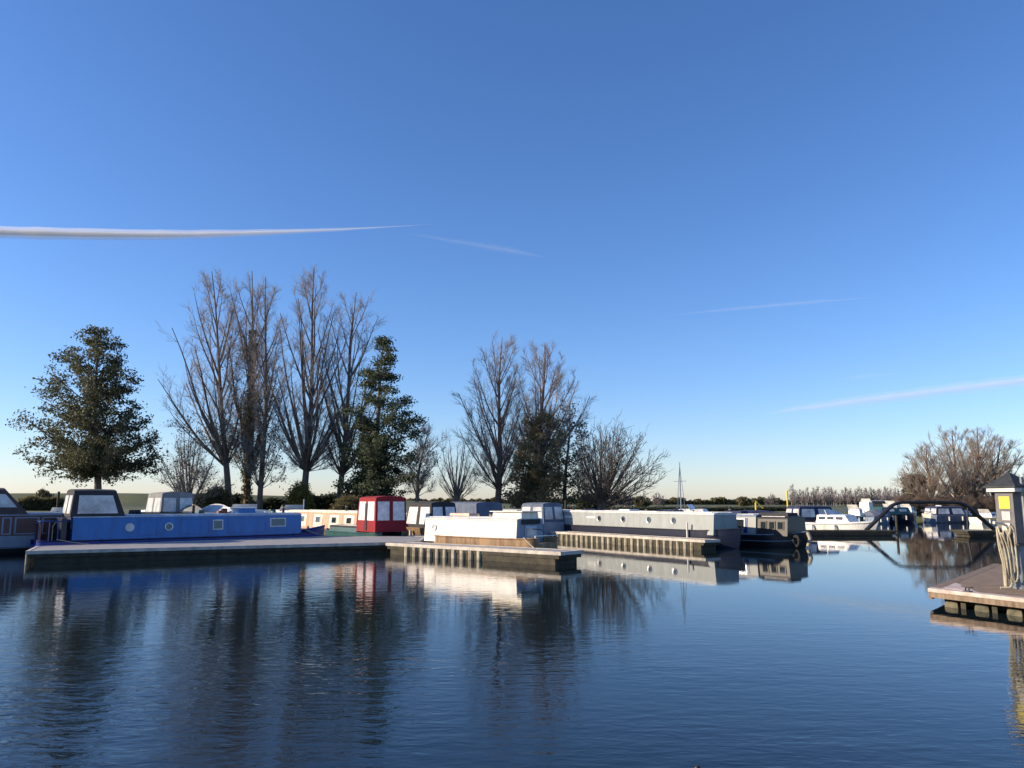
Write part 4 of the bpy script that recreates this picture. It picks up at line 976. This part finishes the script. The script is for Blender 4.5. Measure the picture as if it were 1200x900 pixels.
tree('bare_tree', 'tall slender bare tree with sun-reddened trunk behind the white boat', 583, 72, 395, [(0, 5, 5), (.2, 26, 22), (.4, 42, 28), (.6, 50, 28), (.78, 46, 28), (.92, 32, 22), (1, 12, 12)], n1=56, theta=24, fork=.15, f0=.2, toppx=588, tr=.32, n2=2.0, n3=2, n4=3, bark='bark_sunlit')
tree('bare_tree', 'tall bare tree with an olive ivy mass wrapped round its lower half', 630, 71, 402, [(0, 5, 5), (.3, 30, 30), (.5, 38, 48), (.65, 38, 56), (.8, 36, 46), (.92, 28, 30), (1, 12, 12)], n1=56, theta=25, fork=.25, f0=.35, toppx=638, tr=.36, n2=2.0, n3=2, n4=3, bark='bark_sunlit')
tree('ivy_tree', 'bushy olive brown evergreen at the foot of the tall bare tree', 626, 69, 484, [(0, 12, 12), (.1, 22, 22), (.25, 34, 34), (.45, 38, 38), (.65, 30, 32), (.85, 22, 26), (1, 8, 8)], n1=56, theta=55, fork=.05, f0=.08, toppx=634, leaf='leaf_brown', leaf_n=7, leaf_s=.12, leaf_spread=.3, n2=1.5, n3=2, n4=0, tr=.3, ivy=(.0, .5, 16, 5000, 'leaf_olive'), up=.3)
tree('evergreen', 'small sparse dark evergreen between the ivy tree and the fan shaped tree', 662, 74, 472, [(0, 8, 8), (.2, 16, 20), (.4, 26, 28), (.65, 22, 26), (.85, 16, 22), (1, 4, 4)], n1=40, theta=60, fork=.15, f0=.15, toppx=668, leaf='leaf_conifer', leaf_n=4, leaf_s=.12, leaf_spread=.28, n2=1.5, n3=2, n4=0, tr=.22, leaf_on=.6, twig='twig_brown')
tree('fan_tree', 'round fan shaped bare tree with many low limbs right of the evergreens', 706, 68, 496, [(0, 8, 8), (.3, 34, 54), (.5, 42, 62), (.7, 42, 54), (.88, 34, 40), (1, 20, 22)], n1=96, theta=42, wide=1.12, fork=.14, f0=.12, leader=False, toppx=714, tr=.44, n2=1.8, n3=1, n4=1, twig='twig_dark', bark='bark', hp=.8, up=.25, kmin=2, L2=.26, lr=.0085, twr=.013)
# right hand clump
for (px, tpy, tpx, w_, lab) in ((1092, 520, 1085, 32, 'bare tree at the left of the right hand clump, behind the pipe arch'),
                                (1122, 502, 1116, 36, 'tallest bare tree near the middle of the right hand clump'),
                                (1142, 500, 1146, 34, 'bare tree with a straight pale trunk right of the clump middle'),
                                (1164, 512, 1172, 30, 'bare tree at the right of the clump beside the pump roof'),
                                (1215, 545, 1222, 30, 'bare tree cut by the right edge of the photo')):
    tree('bare_tree', lab, px, 106 + rs.uniform(-3, 5), tpy, [(0, 4, 4), (.2, w_ * .5, w_ * .5), (.45, w_, w_), (.7, w_, w_), (.88, w_ * .75, w_ * .75), (1, 6, 6)], n1=60, wide=1.1, hp=1.05, theta=28, fork=.12, f0=.2, toppx=tpx, tr=.34, n2=1.4, n3=2, n4=3, twig='twig_pale', bark='bark_sunlit', twr=.010, group='bare trees on the right bank')
tree('conifer', 'small flat topped dark conifer left of the right hand clump', 1071, 108, 558, [(0, 3, 3), (.4, 6, 6), (.7, 9, 9), (.9, 11, 10), (1, 6, 6)], n1=20, theta=70, fork=.3, f0=.35, leaf='leaf_conifer', leaf_n=5, leaf_s=.16, leaf_spread=.3, n2=2, n3=3, n4=0, tr=.2, group='bare trees on the right bank')

# bushes along the banks
def bush(label, px, Y, top_py, wpx, m, twig='twig_brown', leafy=True, n1=22):
    tree('bush', label, px, Y, top_py, [(0, wpx * .7, wpx * .7), (.4, wpx, wpx), (.8, wpx * .75, wpx * .75), (1, wpx * .2, wpx * .2)], n1=n1, theta=45, fork=.02, f0=.15, leader=False, tr=.08,
         leaf=m if leafy else None, leaf_n=4, leaf_s=.1, leaf_spread=.22, n2=3, n3=3, n4=2 if not leafy else 0, twig=twig, bark='bark_sunlit', group='bushes on the far bank', cat='bush')
bush('yellow green bush at the foot of the tallest poplar', 352, 68, 566, 9, 'leaf_yellow')
bush('dull green bush behind the chimney of the blue boat', 253, 69, 572, 16, 'leaf_olive')
bush('dark bush under the dark evergreen', 418, 66, 578, 18, 'leaf_hedge')
bush('green bush with red berries left of the red canopy', 408, 62, 584, 12, 'leaf_olive')
bush('small dark bush left of the fan shaped tree', 690, 80, 580, 10, 'leaf_hedge')
for k, (px, ty, w_) in enumerate(((1062, 583, 13), (1084, 581, 15), (1106, 584, 15), (1130, 585, 17), (1154, 583, 15), (1176, 585, 13))):
    bush(['brown leafless thicket behind the conifer', 'russet thicket left of the tallest right tree', 'russet thicket below the tallest right tree', 'wide brown thicket in the middle of the clump', 'brown thicket at the right of the clump', 'low thicket behind the pump'][k], px, 103, ty, w_, 'leaf_brown', leafy=False, n1=40)

for k, (px, ty, Y_, lab) in enumerate(((733, 580, 190, 'small distant tree just right of the fan shaped tree'), (752, 582, 200, 'low distant tree between the fan shaped tree and the mast'), (772, 579, 210, 'rounded distant tree left of the mast'),
                            (872, 583, 230, 'small distant tree right of the long white barn'), (905, 581, 240, 'distant bush like tree left of the yellow post'), (52, 574, 170, 'small distant tree left of the dark wooden post'))):
    tree('distant_tree', lab, px, Y_, ty, [(0, 3, 3), (.4, 9, 9), (.8, 7, 7), (1, 2, 2)], n1=18, theta=45, fork=.1, f0=.2, leader=False, tr=.2, n2=1.5, n3=2, n4=1, twig='twig_far', bark='twig_far', twr=.03, leaf='leaf_olive' if k % 2 else None, leaf_n=2, leaf_s=.3, group='distant trees on the horizon')
# hedges
def hedge(label, px0, px1, Y0, Y1, zt, depth, m='leaf_hedge', n=9000, s=.14, z0=None, wig=.25, cat='hedge'):
    a = W(px0, 590, Y0); b = W(px1, 590, Y1); a.z = b.z = LAND if z0 is None else z0
    t = thing('hedge', label, cat, a); d = b - a; L = d.length; d.normalize(); nn = np.array([-d.y, d.x, 0])
    u = rs.uniform(0, L, n); v = rs.uniform(-.5, .5, n) * depth; top = (zt - a.z) * (1 + wig * np.sin(u * .55 + 1) * np.sin(u * .21) + wig * .5 * np.sin(u * 1.9)); z = top * rs.uniform(0, 1, n) ** .6
    P = np.stack([d.x * u + nn[0] * v, d.y * u + nn[1] * v, z], 1)
    leaves(P, 4, .15, s, m, t, name='foliage', flat=1)
    sg = max(4, int(L / 1.2)); c_ = MB(); rings = []
    for k in range(sg + 1):
        u_ = L * k / sg; h_ = (zt - a.z) * .72 * (1 + wig * math.sin(u_ * .55 + 1) * math.sin(u_ * .21)); p = Vector((d.x * u_, d.y * u_, 0)); w_ = depth * .36; q = Vector(nn)
        rings.append([p - q * w_, p - q * w_ * .8 + Vector((0, 0, h_)), p + q * w_ * .8 + Vector((0, 0, h_)), p + q * w_])
    c_.loft(rings).build('dark_core', 'leaf_hedge', t)  # solid dark core filling the inside of the foliage
hedge('dark clipped hedge along the bank under the poplars', 232, 432, 82, 84, 2.75, 1.6, n=9000)
hedge('rough green hedge on the levee at the far left', -60, 105, 120, 128, 2.6, 3, m='leaf_olive', n=9000, s=.2)
hedge('low dark hedge across the field behind the sage narrowboat', 640, 935, 112, 118, 1.32, 1.2, n=6000, s=.1, wig=.12)
hedge('distant dark hedge on the horizon right of the fan shaped tree', 690, 1080, 300, 320, 2.6, 5, n=9000, s=.5, m='leaf_olive', wig=.55)
hedge('distant hedge on the horizon left of the broad tree', -120, 260, 330, 340, 3.4, 5, n=9000, s=.5, m='leaf_olive')
hedge('distant hedge on the horizon behind the poplars', 240, 700, 340, 330, 3.0, 5, n=9000, s=.5, m='leaf_olive')

# far row of slender trees
protos = []
gl = 'slender bare tree in the long distant row on the right'
for k in range(4):
    o = tree('slender_tree', gl, 928, 235, 571, [(0, .6, .6), (.3, 3, 3), (.7, 3.6, 3.6), (1, 1, 1)], n1=18, theta=10, fork=.15, f0=.2, tr=.14, n2=1, n3=1, n4=1, twig='twig_far', bark='twig_far', twr=.028, L2=.2, group='distant row of bare trees')
    protos.append(o)
N = 60
for k in range(N):
    px = 928 + (1064 - 928) * (k + rs.uniform(-.3, .3)) / (N - 1); b = W(px, 590, 235 + rs.uniform(-8, 14)); b.z = LAND
    s = rs.uniform(.68, 1.05) * (1.25 if k == 0 else 1)
    if k < 4: o = protos[k]; o.location = b; o.rotation_euler.z = rs.uniform(0, 6); o.scale = (s, s, s)
    else: copy_thing(protos[k % 4], b, rs.uniform(0, 6), scale=(s, s, s))

# ------------------------------------------------------------------ buildings and poles on the bank
def hut(name, label, px, Y, w_, d_, h_, rh, wall, roof, cat='building', ry=0):
    b = W(px, 590, Y); b.z = LAND; t = thing(name, label, cat, b, ry)
    MB().box(-w_ / 2, w_ / 2, -d_ / 2, d_ / 2, -.3, h_).build('wall', wall, t)
    o_ = .35
    MB().add([(-w_ / 2 - o_, -d_ / 2 - o_, h_ - .05), (w_ / 2 + o_, -d_ / 2 - o_, h_ - .05), (w_ / 2 + o_, d_ / 2 + o_, h_ - .05), (-w_ / 2 - o_, d_ / 2 + o_, h_ - .05), (-w_ / 2 * .7, 0, h_ + rh), (w_ / 2 * .7, 0, h_ + rh)],
             [(3, 2, 1, 0), (0, 1, 5, 4), (2, 3, 4, 5), (1, 2, 5), (3, 0, 4)]).build('roof', roof, t)
    MB().box(-w_ * .1, w_ * .1, -d_ / 2 - .04, -d_ / 2 + .01, 0, min(2, h_ * .8)).build('door', 'dark_wood', t)
    for s in (-.32, .32): MB().box(w_ * s - .5, w_ * s + .5, -d_ / 2 - .04, -d_ / 2 + .01, h_ * .4, h_ * .75).build('window', 'glass', t)
    return t
hut('hut', 'low brown hut with a hipped roof behind the covered boats on the left', 210, 100, 3.6, 4, 1.5, 1.25, 'brick_brown', 'thatch')
hut('barn', 'long white barn far off on the horizon behind the mast', 845, 420, 11, 9, 1.5, 1.1, 'white_paint', 'white_paint')
hut('farmhouse', 'distant pale farm building just left of the mast', 787, 460, 14, 9, 1.6, 1.0, 'cream_paint', 'grey_blue_paint')
hut('farmhouse', 'small brick farm building among bushes left of the fan shaped tree', 688, 260, 5, 5, 2.4, 1.4, 'brick_brown', 'thatch')
for (px, Y, ty, m_, r__, lab) in ((923.5, 98, 575, 'yellow_paint', .11, 'yellow upright post on the bank beside the distant tree row'), (67, 60, 576, 'dark_wood', .09, 'dark wooden post left of the blue boat canopy'),
                                  (356, 58, 585, 'dull_metal', .06, 'thin grey service post behind the bow of the blue boat'), (663, 60, 586, 'dark_wood', .09, 'short dark post right of the cruiser with the slate blue canopy')):
    b = W(px, 600, Y); o = MB().tube([(0, 0, -1.2), (0, 0, W(px, ty, Y).z)], r__, 10).build('post', m_, None, smooth=True); o.location = (b.x, b.y, 0); tag(o, lab, 'post')
b = W(886, 600, 100); t = thing('davit_crane', 'small yellow davit crane on the bank left of the yellow post', 'crane', (b.x, b.y, LAND))
MB().tube([(0, 0, 0), (0, 0, W(886, 589, 100).z - LAND)], .11, 8).build('column', 'yellow_paint', t)
MB().tube([(0, 0, 1.5), (.9, 0, .6)], .08, 8).build('jib', 'yellow_paint', t)
# distant pylons and wires are only hairlines: two slim poles
for px, ty in ((97, 560), (740, 570)):
    pass

# ------------------------------------------------------------------ duck swimming at the bottom edge
dp = G(834, 926, 0.0)
t = MB()
rings = []
prof = [(-.24, .015, .09, .10), (-.18, .06, .05, .12), (-.08, .10, -.02, .14), (.04, .115, -.04, .15), (.14, .085, -.03, .14), (.20, .04, .02, .12), (.225, .01, .05, .08)]
for (x, w_, zl, zh) in prof:
    rings.append([(x, w_ * math.cos(a), (zl + zh) / 2 + (zh - zl) / 2 * math.sin(a)) for a in [2 * math.pi * k / 12 for k in range(12)]])
t.loft(rings)
rings = []
for (x, z, r__) in ((.13, .09, .05), (.15, .14, .036), (.165, .185, .036), (.175, .215, .04), (.18, .24, .034), (.182, .258, .012)):
    rings.append([(x + r__ * math.cos(a), r__ * .85 * math.sin(a), z) for a in [2 * math.pi * k / 12 for k in range(12)]])
t.loft(rings)
duck = t.build('duck', 'black_paint', None, smooth=True)
duck.location = (dp.x, dp.y - .28, 0); duck.rotation_euler.z = R(150)
tag(duck, 'black and white duck swimming at the bottom edge of the water', 'duck')
MB().box(-.14, .08, .100, .122, .02, .11, .03, 0).build('wing', 'white_paint', duck, bevel=.008); MB().box(-.14, .08, -.122, -.100, .02, .11, .03, 0).build('wing', 'white_paint', duck, bevel=.008)
rings = [[(.205 + x, w_ * math.cos(a), .212 + h_ * math.sin(a) - x * .25) for a in [2 * math.pi * k / 8 for k in range(8)]] for (x, w_, h_) in ((0, .018, .016), (.03, .016, .009), (.055, .012, .005))]
MB().loft(rings).build('beak', 'grey_blue_paint', duck, smooth=True)
MB().tube([(.196, .028, .228), (.200, .034, .229)], .007, 8).tube([(.196, -.028, .228), (.200, -.034, .229)], .007, 8).build('eye', 'yellow_paint', duck)

# ------------------------------------------------------------------ contrails
def contrail_mat(name, dens):
    m = bpy.data.materials.new(name); m.use_nodes = True; n = m.node_tree; n.nodes.clear()
    out = n.nodes.new('ShaderNodeOutputMaterial'); v = n.nodes.new('ShaderNodeVolumePrincipled')
    v.inputs['Color'].default_value = (1, 1, 1, 1); v.inputs['Density'].default_value = dens
    n.links.new(v.outputs[0], out.inputs['Volume'])
    return m
def contrail(label, pts, dens, Y=5200):
    """pts: (px, py, half thickness px, density)"""
    P = []; n = 16; NP = 40
    px = np.array([p[0] for p in pts], float); s = np.linspace(0, 1, len(pts)); u = np.linspace(0, 1, NP)
    a = [np.interp(u, s, [p[k] for p in pts]) for k in range(4)]
    # smooth
    for _ in range(6):
        for k in (1, 2, 3): a[k][1:-1] = (a[k][:-2] + a[k][1:-1] * 2 + a[k][2:]) / 4
    cen = [W(a[0][k], a[1][k], Y) for k in range(NP)]
    o0 = cen[0].copy(); V = []; dn = []
    for k in range(NP):
        t_ = (cen[min(k + 1, NP - 1)] - cen[max(k - 1, 0)]).normalized(); e1 = t_.cross(Vector((0, 1, 0))).normalized(); e2 = t_.cross(e1)
        r__ = max(.5, a[2][k] * (a[3][k] ** .6) * Y / FPX * (1 + .04 * math.sin(k * 1.7 + a[1][0]) + .03 * math.sin(k * 4.1)))
        for j in range(n):
            q = 2 * math.pi * j / n; V.append(cen[k] - o0 + (e1 * math.cos(q) + e2 * math.sin(q)) * r__); dn.append(a[3][k])
    F = [(k * n + j, k * n + (j + 1) % n, (k + 1) * n + (j + 1) % n, (k + 1) * n + j) for k in range(NP - 1) for j in range(n)]
    VV = np.array([list(v) for v in V]); CC = np.repeat(np.array([list(c_ - o0) for c_ in cen]), n, 0)
    o = np_mesh('contrail', CC + (VV - CC) * 1.1, np.array(F), contrail_mat('contrail', dens * .30)); o.location = o0
    np_mesh('core', CC + (VV - CC) * .5, np.array(F), contrail_mat('contrail_core', dens * 1.3), o)
    o.data.polygons.foreach_set('use_smooth', [True] * len(F))
    at = o.data.attributes.new('trail_density', 'FLOAT', 'POINT'); at.data.foreach_set('value', dn)
    o.visible_shadow = False if False else True
    tag(o, label, 'contrail', 'vapour trails in the blue sky')
contrail('bright white vapour trail crossing the left side of the sky', [(-60, 270, 7.5, 1), (0, 272, 7, 1), (100, 274.5, 7, .95), (200, 275.5, 6.5, .8), (300, 273, 6, .5), (400, 269, 5, .2), (470, 265, 4, .05), (520, 262, 3, 0)], .036)
contrail('faint short vapour trail right of the bright one', [(470, 272, 4, 0), (530, 282, 5, .5), (600, 294, 5.5, .8), (645, 303, 4, 0)], .0022)
contrail('faint slanting vapour trail above the right middle of the sky', [(780, 370, 3, 0), (860, 362, 3.5, .5), (950, 354, 3, .8), (1030, 348, 2.5, 0)], .0045)
contrail('soft white vapour trail low in the right side of the sky', [(890, 486, 4, 0), (930, 480, 6, .6), (1000, 471, 8, .7), (1100, 458, 9, .65), (1200, 446, 10, .6), (1280, 438, 10, .5)], .0062)
contrail('tiny faint wisp above the low right vapour trail', [(970, 446, 4, 0), (1010, 441, 6, .6), (1060, 437, 4, 0)], .0016)

# ------------------------------------------------------------------ mooring ropes from the boats to the pontoons
def rope(label, a, b, sag=.12):
    a = Vector(a); b = Vector(b); pts = []
    for k in range(9):
        u = k / 8; p = a.lerp(b, u); p.z -= sag * math.sin(math.pi * u); pts.append(p - a)
    o = MB().tube(pts, .018, 6).build('mooring_rope', 'rope', None, smooth=True); o.location = a
    tag(o, label, 'rope', 'mooring ropes')
dBn = Vector((dB.y, -dB.x, 0))
q = bA + dB * .7 + dBn * .02; rope('rope from the blue narrowboat stern to the pontoon', (q.x, q.y, .74), (q.x + dBn.x * .45 + dB.x * 1.2, q.y + dBn.y * .45 + dB.y * 1.2, .52), .03)
q = bB - dB * 1.2 + dBn * -.25; rope('rope from the blue narrowboat bow to the pontoon', (q.x, q.y, .9), (q.x + dBn.x * .9 + dB.x * 1.0, q.y + dBn.y * .9 + dB.y * 1.0, .52), .05)
q = wA2 - dW * .5; nWv = Vector((-pO.x, -pO.y, 0)); rope('rope from the white narrowboat stern to its pontoon finger', (q.x, q.y, .9), (q.x + nWv.x * .3 + dW.x * .8, q.y + nWv.y * .3 + dW.y * .8, .52), .04)
